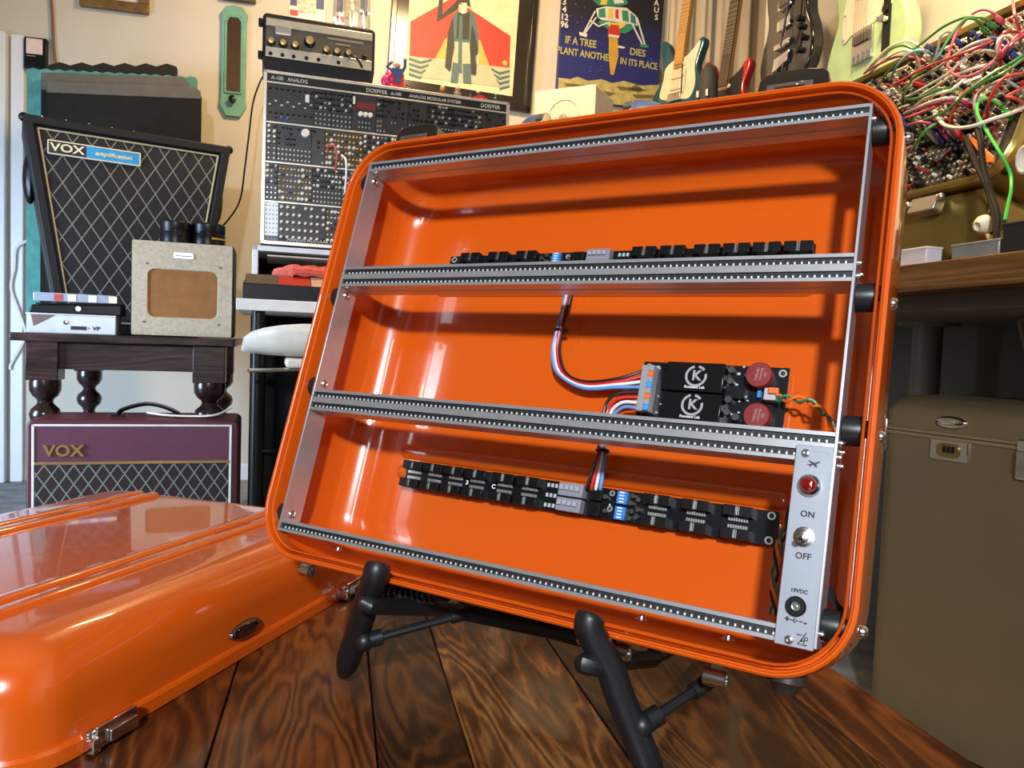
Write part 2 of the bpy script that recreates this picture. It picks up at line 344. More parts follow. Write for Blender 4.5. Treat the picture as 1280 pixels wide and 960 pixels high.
# rail frame -------------------------------------------------------
PD = .026
def side_plate(x):
    p = B(x, x + .0022, .0, PD, 0, .4).build('side_plate', ALU, case, .0003)
    return p
pl = side_plate(0.0); pr = side_plate(CW - .0022)
def rail(zc):
    h = .0108
    prof = [(0, -h/2), (0, -.0026), (.0045, -.0026), (.0045, .0026), (0, .0026), (0, h/2), (.0125, h/2), (.0132, h/2 - .001), (.0139, h/2 - .001), (.0146, h/2), (.0255, h/2), (.0255, -h/2), (.0146, -h/2), (.0139, -h/2 + .001), (.0132, -h/2 + .001), (.0125, -h/2)]
    a = [(.0022, y, zc + z) for y, z in prof]; b = [(CW - .0022, y, zc + z) for y, z in prof]
    n = len(prof)
    r = MB().add(a + b, [(i, (i + 1) % n, n + (i + 1) % n, n + i) for i in range(n)] + [tuple(range(n)), tuple(range(n, 2 * n))[::-1]]).build('rail', ALU, case, 0, 30)
    MB().box(.0026, CW - .0026, .0022, .0044, zc - .0025, zc + .0025).build('threaded_strip', SLOT, r)
    hb = MB(); nb = MB(); k = 0; x = .0065
    while x < CW - .006:
        hb.box(x - .0014, x + .0014, .00195, .0023, zc - .0014, zc + .0016)
        nb.box(x + .0020, x + .0031, .0010, .0024, zc - .0020, zc - .0002)
        x += .00508
    hb.build('thread_hole', BLACKINK, r, 0, 0, kind='stuff'); nb.build('strip_land_glint', mat('nickel_glint', (.9, .92, .95), .35, .3), r, 0, 0, kind='stuff')  # nubs on the lands, their small highlight put into the bright colour
    return r
for zc in (.4 - .0054, .4 - .12795, .4 - .13875, .4 - .2613, .4 - .2721, .0054): rail(zc)
def screw(p, axis, r, parent, name='screw', h=.0022, m=STEEL):
    o = MB().lathe([(r, 0), (r, h * .35), (r * .8, h * .85), (r * .45, h), (r * .42, h * .5), (0, h * .5)], p, axis, 14).build(name, m, parent); return o
for (u, v) in ((467, 228), (432, 370), (405, 480), (365, 643)):
    _, z = ch(u, v, .012); screw((.0022, .012, z), (1, 0, 0), .0042, pl)
zs = [ch(u, v, .012)[1] for u, v in ((1100, 162), (1078, 370), (1060, 537), (1037, 782))]
for z in zs:
    MB().lathe([(.0098, 0), (.0106, .0008), (.0106, .017), (.0098, .0185)], (CW, .0155, z), (1, 0, 0), 20).build('rubber_mount', RUBBER, case)
    MB().lathe([(.0098, 0), (.0106, .0008), (.0106, .017), (.0098, .0185)], (0, .0155, z), (-1, 0, 0), 20).build('rubber_mount', RUBBER, case)
    MB().lathe([(.0045, 0), (.0045, .002), (.0030, .0042), (0, .0042)], (X1 - .001, .0155 + .012, z), (1, 0, 0), 12).build('outer_bolt', STEEL, case)
for zc in (.39, .272, .262, .138, .128, .01):                 # little screws that hold the rails, on the outer side of the right plate
    for yy in (.006, .018):
        screw((CW, yy, zc - (.004 if yy > .01 else 0)), (1, 0, 0), .0022, pr, h=.003)

# power panel ------------------------------------------------------
px0 = CW - .0262; px1 = CW - .0016
panel = MB().prism(rpoly(px0, px1, -.0015, .1330, .0006, 2), -.0022, -.0002).build('power_panel', ALUP, case, .0004, label='pale aluminium power panel with lamp, switch and socket')
FY = -.0024
x, z = ch(1011, 684, FY); bpl = rpoly(px0 + .0018, px1 - .0016, .0018, .1290, .004, 5)
bo = MB(); 
for i in range(len(bpl)):
    a, b = bpl[i], bpl[(i + 1) % len(bpl)]
    bo.tube([(a[0], FY + .0002, a[1]), (b[0], FY + .0002, b[1])], .00018, 4)
bo.build('engraved_border', GREYINK, panel, 0, 0)
def pt(u, v): return ch(u, v, FY)
x, z = pt(1007.5, 566.5); screw((x, FY, z), (0, -1, 0), .0030, panel, 'panel_screw', .0022)
x, z = pt(986.5, 799.5); screw((x, FY, z), (0, -1, 0), .0030, panel, 'panel_screw', .0022)
x, z = pt(1012, 607)
bz = MB().lathe([(.0078, 0), (.0078, .0015), (.0070, .0030), (.0058, .0034), (.0056, .001), (0, .001)], (x, FY, z), (0, -1, 0), 24).build('lamp_bezel', CHROME, panel)
MB().lathe([(.0056, .001), (.0056, .0045), (.0048, .0066), (.0030, .0078), (0, .0082)], (x, FY, z), (0, -1, 0), 14).build('lamp_jewel', mat('red_jewel_glass', (.20, .004, .004), .08, 0, 1.0), panel, 0, 15, label='faceted dark red jewel lamp')
x, z = pt(1005, 671)
MB().lathe([(.0068, 0), (.0068, .001), (.0056, .0012), (.0056, .003), (.0040, .0032), (.0040, .0065), (.0028, .0068), (0, .0068)], (x, FY, z), (0, -1, 0), 12).build('switch_collar', STEEL, panel, 0, 20)
MB().tube([(x, FY - .004, z), (x - .0003, FY - .0085, z - .0010), (x - .0006, FY - .0130, z - .0028), (x - .0006, FY - .0138, z - .0031)], [.0013, .0016, .0024, .0014], 12).build('toggle_lever', CHROME, panel)
x, z = pt(995, 758)
MB().lathe([(.0066, 0), (.0066, .0016), (.0058, .0026), (.0036, .0026), (.0034, .0004), (0, .0004)], (x, FY, z), (0, -1, 0), 24).build('power_socket', BLACK, panel)
MB().lathe([(.0030, .0), (.0030, .0020), (.0025, .0020), (.0023, .0002), (.0009, .0002), (.0008, .0018), (0, .0018)], (x, FY - .0003, z), (0, -1, 0), 16).build('socket_contact', STEEL, panel)
for s_, uv, sz in (('ON', (1009.5, 643), .0058), ('OFF', (1004, 695.5), .0058), ('19VDC', (999, 739), .0036)):
    x, z = pt(*uv); text('lettering', s_, sz, BLACKINK, panel, face_M(x, FY - .0001, z), bold=.00006)
x, z = pt(995.5, 776); text('lettering', '+', .0055, BLACKINK, panel, face_M(x - .0058, FY - .0001, z), bold=.0002); text('lettering', '-', .0058, BLACKINK, panel, face_M(x + .0056, FY - .0001, z), bold=.0002)
ring = [(x - .0003 + .0014 * math.cos(R(a)), FY - .0002, z + .0014 * math.sin(R(a))) for a in range(100, 261, 20)]
MB().tube([(x + .0014, FY - .0002, z), (x + .0038, FY - .0002, z)], .0003, 6).tube(ring[::-1] + [], .0003, 6).tube([(x - .0038, FY - .0002, z), (x - .0016, FY - .0002, z)], .0003, 6).sph((x, FY - .0002, z), .0006, 8, 5).build('polarity_mark', BLACKINK, panel)
x, z = pt(1003, 800)
MB().tube([(x - .0036, FY - .0002, z + .0028), (x + .0012, FY - .0002, z + .0030), (x - .0026, FY - .0002, z - .0030), (x + .0030, FY - .0002, z - .0030)], .0004, 6).tube([(x - .0006, FY - .0002, z - .0010), (x + .0032, FY - .0002, z + .0004), (x + .0030, FY - .0002, z + .0020), (x + .0014, FY - .0002, z + .0016), (x + .0010, FY - .0002, z - .0022)], .0003, 6).tube([(x + .0020, FY - .0002, z + .0048), (x - .0010, FY - .0002, z - .0012)], .0003, 6).build('maker_mark', BLACKINK, panel)
x, z = pt(1017, 580)
plane = [(-4.6, -.9), (-2.2, -.4), (-.8, .1), (-4.0, 2.6), (-3.0, 2.7), (.9, 1.0), (2.6, 2.2), (4.2, 2.9), (4.6, 2.6), (3.2, 1.2), (2.0, .2), (2.4, -2.8), (1.8, -2.9), (.2, -.6), (-1.2, -1.2), (-1.9, -2.6), (-2.5, -2.6), (-2.6, -1.4)]
MB().prism([(x + a * .00095, z + b * .00075) for a, b in plane], FY - .0003, FY).build('aeroplane_mark', BLACKINK, panel, 0, 0)

# circuit boards ---------------------------------------------------
def bus_board(xl, xr, zt, zb, flip, par_label):
    L, H = xr - xl, zt - zb; zc = (zt + zb) / 2; yb = BP - .008
    b = B(xl, xr, yb, yb + .0016, zb, zt).build('bus_board', PCB, case, 0, label=par_label)
    def sx(s): return xr - s * L if flip else xl + s * L
    for s in (.02, .40, .955):
        for t in (-1, 1):
            MB().cyl((sx(s), yb + .0016, zc + t * H * .38), (sx(s), BP + .0005, zc + t * H * .38), .0022, n=8).build('standoff', STEEL, b)
    for s in (.985,):
        for t in (-1, 1): MB().lathe([(.0034, 0), (.0034, .0008), (.0020, .0008), (.0019, .0001), (0, .0001)], (sx(s), yb, zc + t * H * .36), (0, -1, 0), 16).build('mounting_ring', TIN, b); MB().cyl((sx(s), yb - .0003, zc + t * H * .36), (sx(s), yb + .001, zc + t * H * .36), .0019, n=12).build('mounting_hole', BLACKINK, b)
    hw = L * .031
    for s in (.033, .102, .171, .24, .325, .398, .735, .825, .918):
        for t in (-1, 1):
            x = sx(s); z = zc + t * H * .335; hh = H * .155
            c = MB(); c.box(x - hw, x - .0016, yb - .0095, yb, z - hh, z + hh).box(x + .0016, x + hw, yb - .0095, yb, z - hh, z + hh).box(x - .0017, x + .0017, yb - .0060, yb, z - hh, z + hh)
            c = c.build('header_socket', BLACK, b, .0003)
            MB().box(x - .0013, x - .0005, yb - .0075, yb - .0055, z - hh * .8, z + hh * .8).box(x + .0005, x + .0013, yb - .0075, yb - .0055, z - hh * .8, z + hh * .8).build('key_pin', TIN, c)
            pn = MB()
            for k in range(8): pn.box(x + (k - 3.7) * .0021 - .00055, x + (k - 3.7) * .0021 + .00055, yb - .0016, yb, zc + t * .0030 - .0015, zc + t * .0030 + .0013)
            pn.build('solder_pin', TIN, c, 0, 0, kind='stuff')
    for t in (-1, 1):
        z = zc + t * H * .25
        x = sx(.52); g = MB().box(x - .0125, x + .0125, yb - .010, yb, z - .0062, z + .0062).build('terminal_block', GREYP, b, .0006)
        for k in range(4): B(x - .0105 + k * .0052, x - .0065 + k * .0052, yb - .0125, yb - .009, z - .001, z + .0035).build('terminal_lever', mat('grey_lever', (.36, .37, .43), .4), g, .0003)
        x = sx(.582); B(x - .0065, x + .0065, yb - .006, yb, z - .0060, z + .0060).build('inductor', MATTE, b, .0012)
        MB().cyl((x, yb - .0066, z), (x, yb - .005, z), .0048, n=16).build('inductor_core', BLACK, b)
        x = sx(.648); dsw = B(x - .0048, x + .0048, yb - .005, yb, z - .0058, z + .0058).build('dip_switch', BLUEP, b, .0003)
        for k in range(4): B(x - .0022, x + .0024, yb - .0058, yb - .0045, z - .0045 + k * .0028, z - .0033 + k * .0028).build('switch_slider', WHITEINK, dsw)
        x = sx(.618); MB().lathe([(.0026, 0), (.0026, .0006), (.0018, .0006), (.0017, 0), (0, 0)], (x, yb, z + .003), (0, -1, 0), 12).build('ring_mark', GREYINK, b)
    for k, (s, t) in enumerate(((.607, .2), (.612, -.25), (.675, .35), (.672, .12), (.678, -.14), (.674, -.36), (.69, .25), (.692, -.05), (.69, -.3))):
        x = sx(s); z = zc + t * H
        MB().cyl((x, yb, z), (x, yb - .006, z), .0021, n=10).build('capacitor', STEEL, b)
    for t in (-.34, 0, .34):
        for k in (0, 1, 2):
            x = sx(.448 + k * .011); B(x - .0012, x + .0012, yb - .0014, yb, zc + t * H - .0018, zc + t * H + .0018).build('chip_part', mat('pale_component', (.45, .50, .52), .4), b)
    text('lettering', '3', .0060, WHITEINK, b, face_M(sx(.207), yb - .0002, zc), bold=.0002); text('lettering', 'C', .0060, WHITEINK, b, face_M(sx(.290), yb - .0002, zc), bold=.0002)
    text('lettering', 'K', .0034, WHITEINK, b, face_M(sx(.617), yb - .0002, zc - .001))
    return b, yb, zc, sx
xl, zt = ch(508, 575, BP - .012); xl2, zb = ch(503, 608, BP - .008); xr, _ = ch(974, 645, BP - .008)
low, lyb, lzc, lsx = bus_board(xl, xr, zt, zb, False, 'black bus board with sockets and two blue switches on the case floor')
xl, zt = ch(562, 318, BP - .012); xr, zt2 = ch(1019, 304, BP - .012)
zt = (zt + zt2) / 2; upb, uyb, uzc, usx = bus_board(xl, xr, zt, zt - .0305, True, 'black bus board half hidden behind the upper double rail')

# power supply board -----------------------------------------------
sl, st = ch(806, 452, BP - .008); sr, _ = ch(988, 457, BP - .008); _, sb = ch(795, 532, BP - .008)
sb = st - .0640; yb = BP - .008
psu = B(sl, sr, yb, yb + .0016, sb, st).build('power_board', PCB, case, 0, label='black power supply board with two maroon coils')
def ps(u, v, y): return hit(CASE, u, v, y)
SL = sr - sl; SH = st - sb
for fx in (.04, .96):
    for fz in (.08, .92):
        MB().cyl((sl + fx * SL, yb + .001, sb + fz * SH), (sl + fx * SL, BP + .0005, sb + fz * SH), .0028, n=8).build('standoff', STEEL, psu)
        MB().lathe([(.0034, 0), (.0034, .0007), (.0021, .0007), (.002, 0), (0, 0)], (sl + fx * SL, yb, sb + fz * SH), (0, -1, 0), 16).build('mounting_ring', TIN, psu); MB().cyl((sl + fx * SL, yb - .0003, sb + fz * SH), (sl + fx * SL, yb + .001, sb + fz * SH), .0019, n=12).build('mounting_hole', BLACKINK, psu)
yc = yb - .011
for (c4, lg, tx) in ((((835, 452), (908, 454), (902, 489), (829, 489)), (870, 470), (868, 484)), (((829, 491), (903, 491), (899, 527), (824, 527)), (865, 506), (862, 521))):
    q = [ps(u, v, yc) for u, v in c4]; xa = (q[0][0] + q[3][0]) / 2; xb = (q[1][0] + q[2][0]) / 2; za = (q[2][1] + q[3][1]) / 2; zb_ = (q[0][1] + q[1][1]) / 2
    cv = B(xa, xb, yc, yb, za, zb_).build('converter_block', mat('gloss_black_block', (.006, .006, .007), .22), psu, .0008)
    lx, lz = ps(lg[0], lg[1], yc)
    arc = [(lx + .0088 * math.cos(R(a)), yc - .0002, lz + .0088 * math.sin(R(a))) for a in range(105, 390, 15)]
    arc2 = [(lx + .0088 * math.cos(R(a)), yc - .0002, lz + .0088 * math.sin(R(a))) for a in range(40, 90, 10)]
    lo = MB()
    for arc_ in (arc, arc2):
        for a, b in zip(arc_, arc_[1:]):
            da = Vector((a[0] - lx, 0, a[2] - lz)).normalized() * .0011; db = Vector((b[0] - lx, 0, b[2] - lz)).normalized() * .0011; a = Vector(a); b = Vector(b)
            lo.add([a - da, a + da, b + db, b - db], [(0, 1, 2, 3)])
    lo.build('ring_logo', GREYINK, cv, 0, 0)
    text('letter_logo', 'K', .0125, GREYINK, cv, face_M(lx + .0006, yc - .0002, lz), bold=.0004)
    lx, lz = ps(tx[0], tx[1], yc); text('lettering', 'Konstant Lab', .0034, WHITEINK, cv, face_M(lx, yc - .0002, lz), bold=.00006)
for (u, v) in ((948, 468), (945, 519)):
    x, z = ps(u, v, yb - .011)
    t = MB().lathe([(.0110, 0), (.0113, .001), (.0113, .0095), (.0104, .0108), (0, .0110)], (x, yb, z), (0, -1, 0), 28).build('coil', TOROID, psu)
    for k, s_ in enumerate(('744822401', '1.0mH/4A', '622')):
        M = face_M(x + .001 + k * .0033 - .002, yb - .0113, z) @ Matrix.Rotation(R(82), 4, 'Z')
        text('lettering', s_, .0028, mat('pink_print', (.55, .3, .3), .5), t, M)
for (u, v, r) in ((915, 463, .0032), (911, 500, .0034), (920, 522, .0034), (914, 477, .0030), (909, 516, .0030)):
    x, z = ps(u, v, yb - .004); MB().lathe([(r, 0), (r, .006), (r * .9, .007), (0, .007)], (x, yb, z), (0, -1, 0), 14).build('capacitor', mat('dark_cap', (.05, .055, .06), .35) if r > .0031 else STEEL, psu)
random.seed(3)
for k in range(18):
    u = random.choice([random.uniform(912, 935), random.uniform(818, 832)]); v = random.uniform(458, 520) if u > 900 else random.choice([random.uniform(455, 462), random.uniform(492, 520)])
    x, z = ps(u, v, yb); w = random.uniform(.0012, .0026); MB().cb((x, yb - .0007, z), (w, .0018, w * .8)).build('chip_part', mat('pale_component', (.45, .50, .52), .4), psu)
x, z = ps(920, 492, yb - .003); MB().cb((x, yb - .003, z), (.016, .006, .010)).build('relay', BLACK, psu, .0003)
x, z = ps(830, 480, yb - .004)
for k in range(10):
    xx, zz = ps(831, 457 + k * 3.2, yb - .004); MB().cb((xx, yb - .004, zz), (.0055, .008, .0014)).build('coil_fin', MATTE, psu)
cols = [W_BLACK, W_RED, W_WHITE, W_BLUE]
clear = mat('clear_lever_plastic', (.32, .33, .36), .25)
for k in range(8):
    x, z = ps(811.5 - k * 1.1, 461 + k * 7.0, yb - .009)
    tb = MB().cb((x, yb - .0055, z), (.0125, .011, .0062)).build('lever_terminal', clear, psu, .0006)
    MB().cb((x + .0035, yb - .0115, z), (.005, .004, .0052)).build('terminal_lever', [clear, ORANGEP, clear, mat('sky_blue_plastic', (.05, .32, .75), .35)][k % 4], tb, .0004)
def wire(pts, r, m, name='wire', n=7): return MB().tube(spline(pts, n), r, 7).build(name, m, case)
def cpx(u, v, y): x, z = hit(CASE, u, v, y); return Vector((x, y, z))
for k in range(4):                      # upper loom
    o = (k - 1.5)
    p = [cpx(713 - o * 1.5, 335, .088), cpx(711 - o * 2.2, 362, .088 + .001 * k), cpx(704 - o * 2.0, 395, .088), cpx(698.5 - o * 1.8, 414, .090 - .002 * (k % 2)), cpx(695 - o * 3.0, 440, .089), cpx(702 - o * 3.4, 466, .088), cpx(730 - o * .8, 481 + o * 2.6, .088), cpx(770, 479 + o * 3.4, .087), cpx(803 - k, 464 + k * 6.6, yb - .006), cpx(808 - k, 462.5 + k * 6.8, yb - .006)]
    wire(p, .0016, cols[k])
for k in range(4):                      # lower loom
    o = k - 1.5
    p = [cpx(806 - k, 489 + k * 6.8, yb - .006), cpx(797 - k, 489.5 + k * 6.8, yb - .006), cpx(772 + k * 3, 492 + k * 5.5, .086), cpx(757 + k * 4, 506 + k * 3.5, .087), cpx(754 + k * 3, 530, .088), cpx(752 + o * 2, 552, .089), cpx(752.5 + o * 2.2, 565, .089), cpx(748 + o * 4.2, 585, .088), cpx(743 + o * 5.5, 606, lyb - .008), cpx(742 + o * 5.6, 612, lyb - .006)]
    wire(p, .0016, cols[k])
for (u, v, y) in ((700, 414, .090), (753, 564, .089)):
    c = cpx(u, v, y); MB().tube([c + Vector((.0055 * math.cos(R(a)), .0042 * math.sin(R(a)), .0002 * a / 90)) for a in range(0, 361, 30)], .0014, 6).cb(c + Vector((.0062, -.002, 0)), (.004, .004, .003)).build('cable_tie', BLACK, case)
# input plug and twisted pair
x, z = ps(965, 494, yb - .006)
pg = MB().cb((x - .001, yb - .005, z), (.010, .010, .0105)).build('input_plug', mat('pale_grey_plug', (.42, .42, .44), .4), psu, .0006)
MB().cb((x + .002, yb - .011, z + .0025), (.008, .004, .005)).build('plug_lever', ORANGEP, psu, .0004)
MB().cb(ps(950, 494, yb)[0:1] + (yb - .002,) + ps(950, 494, yb)[1:2], (.003, .004, .006)).build('chip_part', BLUEP, psu)
base = [(970, 497), (985, 499), (1003, 500), (1018, 506), (1030, 517), (1040, 532), (1046, 548)]
for ph, m in ((0, W_ORANGE), (math.pi, W_GREEN)):
    b3 = spline([cpx(u, v, .086 - .004 * i) for i, (u, v) in enumerate(base)], 8); pts = []
    for i, q in enumerate(b3):
        a = ph + i * .42 * (0 if i < 4 else 1); amp = .0026
        pts.append(q + Vector((.3 * amp * math.sin(a), amp * math.sin(a), amp * math.cos(a))))
    MB().tube(pts, .0012, 6).build('twisted_wire', m, case)
base = [(1000, 600), (984, 655), (972, 690), (968, 730), (966, 768)]
for ph, m in ((0, W_BLACK), (math.pi, W_GREEN), (1.6, W_ORANGE)):
    b3 = spline([cpx(u, v, .07) for u, v in base], 8)
    MB().tube([q + Vector((.0022 * math.cos(ph + i * .6), .0022 * math.sin(ph + i * .6), 0)) for i, q in enumerate(b3)], .0012, 6).build('twisted_wire', m, case)
# black cable at the bottom right inner wall
MB().tube(spline([cpx(1038, 735, .03), cpx(1041, 750, .028), cpx(1050, 762, .026), cpx(1058, 770, .03)], 6), .0035, 8, flat=.5).build('black_strap', MATTE, case)

# hardware on the shell ---------------------------------------------
for (u, v) in ((410, 692), (793, 784), (903, 811)):
    x, _ = ch(u, v, -.001); MB().lathe([(.0050, 0), (.0050, .0006), (.0030, .0010), (.0026, .0030), (.0012, .0040), (0, .004)], (x, -.0005 + .012, Z0 + .0175), (0, 0, 1), 14).build('dome_bolt', STEEL, case)
for (u, v) in ((520, 186), (537, 184), (678, 167), (783, 154), (977, 130), (1010, 126)):
    x, _ = ch(u, v, .022); MB().lathe([(.0045, 0), (.0045, .0015), (.002, .003), (0, .003)], (x, .030, Z1 - .0045), (0, 0, -1), 12).build('hinge_rivet', mat('dark_rivet', (.12, .05, .04), .4, .7), case)
xa, _ = ch(698, 165, .04); xb, _ = ch(770, 155, .04)
B(xa, xb, .030, .060, Z1 - .0052, Z1 - .0035).build('foam_pad', MATTE, case)
def latch(parent, cx, cy, cz, M=None):
    prof = [(-.028, 0), (.028, 0), (.027, .014), (.022, .0185), (.010, .0205), (-.010, .0205), (-.022, .0185), (-.027, .014)]
    lt = MB().prism([(cx + a, cz + b) for a, b in prof], cy, cy + .020).build('latch', mat('smoked_chrome', (.20, .18, .17), .12, 1.0), parent, .0012)
    MB().box(cx - .020, cx + .016, cy - .002, cy + .001, cz + .001, cz + .0075).box(cx - .014, cx + .010, cy - .0035, cy, cz + .0035, cz + .0065).build('latch_lever', CHROME, lt, .0005)
    MB().prism([(cx - .029, cz), (cx + .029, cz), (cx + .029, cz + .011), (cx + .02, cz + .0155), (cx - .02, cz + .0155), (cx - .029, cz + .011)], cy + .019, cy + .026).build('latch_hinge', CHROME, lt, .001)
    return lt
for (u, v) in ((521, 172), (992, 103)):
    x, _ = ch(u, v, .006); latch(case, x, .004, Z1 - .0005)
# carrying handle folded back on the top edge
xa, _ = ch(682, 146, .022); xb, _ = ch(791, 128, .022)
HG = mat('blue_grey_handle', (.13, .15, .20), .35)
for x, s in ((xa, -1), (xb, 1)):
    MB().lathe([(.011, 0), (.011, .008), (.008, .010), (0, .010)], (x - s * .004, .022, Z1 + .012), (s, 0, 0), 16).box(x - .008, x + .008, .012, .034, Z1 - .002, Z1 + .006).build('handle_mount', CHROME, case, .0006)
    MB().tube(spline([(x, .022, Z1 + .012), (x + s * .010, .023, Z1 + .014), (x + s * .024, .030, Z1 + .012), (x + s * .036, .050, Z1 + .006)], 5), [.0095] * 15 + [.007], 12).build('handle_arm', HG, case)
MB().tube(spline([(xa - .036, .050, Z1 + .006), (xa - .045, .090, Z1 - .001), (xa - .03, D + .012, Z1 - .03), ((xa + xb) / 2, D + .018, Z1 - .045), (xb + .03, D + .012, Z1 - .03), (xb + .045, .090, Z1 - .001), (xb + .036, .050, Z1 + .006)], 6), .007, 10).build('handle_grip', HG, case)
# hinge barrels and foot below
for (u, v, y, ln) in ((377, 712, .04, .014), (762, 811, .03, .016), (880, 844, .03, .016), (452, 728, .05, .010)):
    x, z = ch(u, v, y); MB().lathe([(.0055, 0), (.0062, .0006), (.0062, ln), (.0052, ln + .0006), (.0035, ln), (.0030, ln - .004), (0, ln - .004)], (x, y, z), (1, 0, 0), 16).cb((x + ln * .5, y + .004, (z + Z0) / 2 + .002), (.008, .006, abs(Z0 - z) + .004)).build('hinge_barrel', STEEL, case)
x, z = ch(431, 716, .04); MB().lathe([(.012, 0), (.012, .002), (.006, .005), (0, .006)], (x, .045, Z0 + .002), (0, 0, -1), 18).build('case_stud', STEEL, case)
x, z = ch(987, 852, .03); MB().lathe([(.013, -.004), (.013, .002), (.010, .004), (.007, .009), (0, .010)], (x, .016, Z0 + .001), (0, 0, -1), 18).build('case_foot', mat('dark_foot', (.05, .04, .035), .4, .4), case)

# ------------------------------------------------------------------ lid of the case, face down on the table
la = hitz(72, 960, TZ); lb = hitz(442, 739, TZ); ld = (lb - la).normalized(); lp = Vector((-ld.y, ld.x, 0))
LID = basis(ld, Vector((0, 0, 1)), -lp, Vector((la.x, la.y, TZ)))
lid = thing('case_lid', 'glossy orange case lid with pressed ribs lying face down on the table', 'lid', LID)
lo_ = outline(-.044, .502, -.447, .002, .060)
LR = [(0, .001), (0, .012), (.0015, .015), (.004, .0152), (.0042, .012), (.010, .010), (.010, .001)]
make_rim(lo_, LR, 'rim', lid)
LH = .092
lsh = make_shell(lo_, LH, .009, .046, .0035, lid)
for zc in (-.107, -.338):
    for off, w in ((-.014, .010), (.012, .012)):
        stamp(.0, .458, zc + off - w / 2 - .003, zc + off + w / 2 + .003, LH, -.0045, lsh)
def lid_latch(x):
    l = MB().box(x - .024, x + .024, .001, .017, .001, .0075).build('latch', STEEL, lid, .0012)
    MB().box(x - .020, x + .020, .003, .021, .0070, .0120).build('latch_lever', CHROME, l, .001)
    MB().box(x - .010, x + .018, .005, .015, .0115, .0155).build('latch_tongue', STEEL, l, .001)
    MB().box(x - .026, x - .018, .002, .014, .004, .0145).build('latch_knuckle', CHROME, l, .001)
for (u, v) in ((150, 905), (428, 728)):
    p = LID.inverted() @ hitz(u, v, TZ + .015); lid_latch(p.x)
p = LID.inverted() @ hitz(316, 785, TZ + .030)
bd = MB().loft([[(p.x + .024 * s_ * math.cos(R(a)), .028 + .0085 * s_ * math.sin(R(a)), zz) for a in range(0, 360, 15)] for s_, zz in ((1, -.004), (1, .0005), (.85, .0035), (.6, .005), (.2, .0056))], True, True).build('badge', mat('smoked_chrome', (.2, .18, .17), .12, 1), lid, 0, 60, label='oval chrome badge')
p = LID.inverted() @ hitz(385, 712, TZ + .050)

# ------------------------------------------------------------------ black easel stand
stand = thing('easel_stand', 'black metal easel stand holding the orange case', 'stand', frame((0, 0.70, TZ), yaw))
SI = stand.matrix_world.inverted()
def sw(p): return SI @ Vector(p)
def casew(x, y, z): return CASE @ Vector((x, y, z))
SB = mat('satin_black_rubber_coat', (.008, .009, .011), .42, 0, 0, .1, 40)
def arm(top_uv, foot_uv, rad):
    x, z = ch(*top_uv, -.016); t = casew(x, -.016, z)
    f = hitz(*foot_uv, TZ + rad); mid = t.lerp(f, .45) + Vector((0, 0, -.002)); lowp = t.lerp(f, .28)
    pts = [t + up * .006, t - up * .006, lowp, mid, f]
    sp = spline([sw(p) for p in pts], 7); n = len(sp)
    rs = [rad * (.35 if i == 0 else .80 if i == 1 else .95 if i == 2 else 1.0 if i < n - 2 else .85 if i == n - 2 else .55) for i in range(n)]; sp[1] = sp[0].lerp(sp[1], .55); sp[2] = sp[0].lerp(sp[3], .5)
    MB().tube(sp, rs, 14).build('hook_arm', SB, stand)
    return t, mid, f, lowp
t1, m1, f1, l1 = arm((471, 712), (430, 842), .0115)
t2, m2, f2, l2 = arm((739, 776), (822, 985), .0110)
back = (-nn); backh = Vector((back.x, back.y, 0)).normalized()
rear = []
for t_, m_, l_ in ((t1, m1, l1), (t2, m2, l2)):
    a = t_ - up * .030 ; b = a + back * .150
    MB().tube(spline([sw(l_), sw(a), sw(a + back * .05), sw(b)], 6), .0075, 10).build('ledge_bar', SB, stand)
    e = Vector((b.x + backh.x * .30, b.y + backh.y * .30, TZ + .006))
    MB().tube([sw(b - back * .02), sw(b), sw(e)], .006, 10).build('rear_leg', SB, stand)
    u2 = b + up * .17; MB().tube([sw(b), sw(u2)], .006, 10).build('back_support', SB, stand)
    rear.append((a, b, e, u2))
a1, b1, e1, u1 = rear[0]; a2, b2, e2, u2 = rear[1]
MB().tube([sw(b1), sw(b2)], .006, 10).build('cross_bar', SB, stand)
MB().tube([sw(u1), sw(u2)], .006, 10).build('cross_bar', SB, stand)
# side rod from the arm to the centre hub, hub plate, and its twin
hub = casew(*(lambda q: (q[0], .085, q[1]))(ch(586, 766, .085)))
hub2 = casew(*(lambda q: (q[0], .085, q[1]))(ch(782, 806, .085)))
def rod_from(uv, dep, to, nm='strut_rod'):
    s0 = at_depth(*uv, dep); MB().tube([sw(s0), sw(to)], .0038, 10).build(nm, SB, stand)
    v = (to - s0).normalized(); MB().tube([sw(s0 - v * .004), sw(s0 + v * .014)], .0075, 12).sph(sw(s0 - v * .002), .009, 12, 8).build('rod_collar', SB, stand)
    MB().tube([sw(to - v * .018), sw(to + v * .004)], .0062, 12).build('rod_end', SB, stand)
rod_from((458, 801), m1.y - .002, hub)
rod_from((805, 905), m2.y - .004, casew(*(lambda q: (q[0], .06, q[1]))(ch(888, 850, .06))))
dv = (hub2 - hub).normalized()
MB().tube([sw(hub - dv * .004), sw(hub + dv * .06), sw(hub2)], [.0085, .0085, .0075], 12, flat=.7).build('hub_bar', SB, stand)
sp0 = casew(*(lambda q: (q[0], .05, q[1]))(ch(476, 741, .05))); sp1 = casew(*(lambda q: (q[0], .05, q[1]))(ch(560, 744, .05)))
MB().tube([sw(sp0), sw(sp1)], .0065, 10).build('spring_core', SB, stand)
sv = (sp1 - sp0)
for k in range(9):
    c = sp0 + sv * (.12 + .085 * k); v = sv.normalized()
    MB().tube([sw(c - v * .0014), sw(c + v * .0014)], .0088, 12).build('spring_coil', mat('dark_grey_spring', (.05, .05, .055), .35, .4), stand)
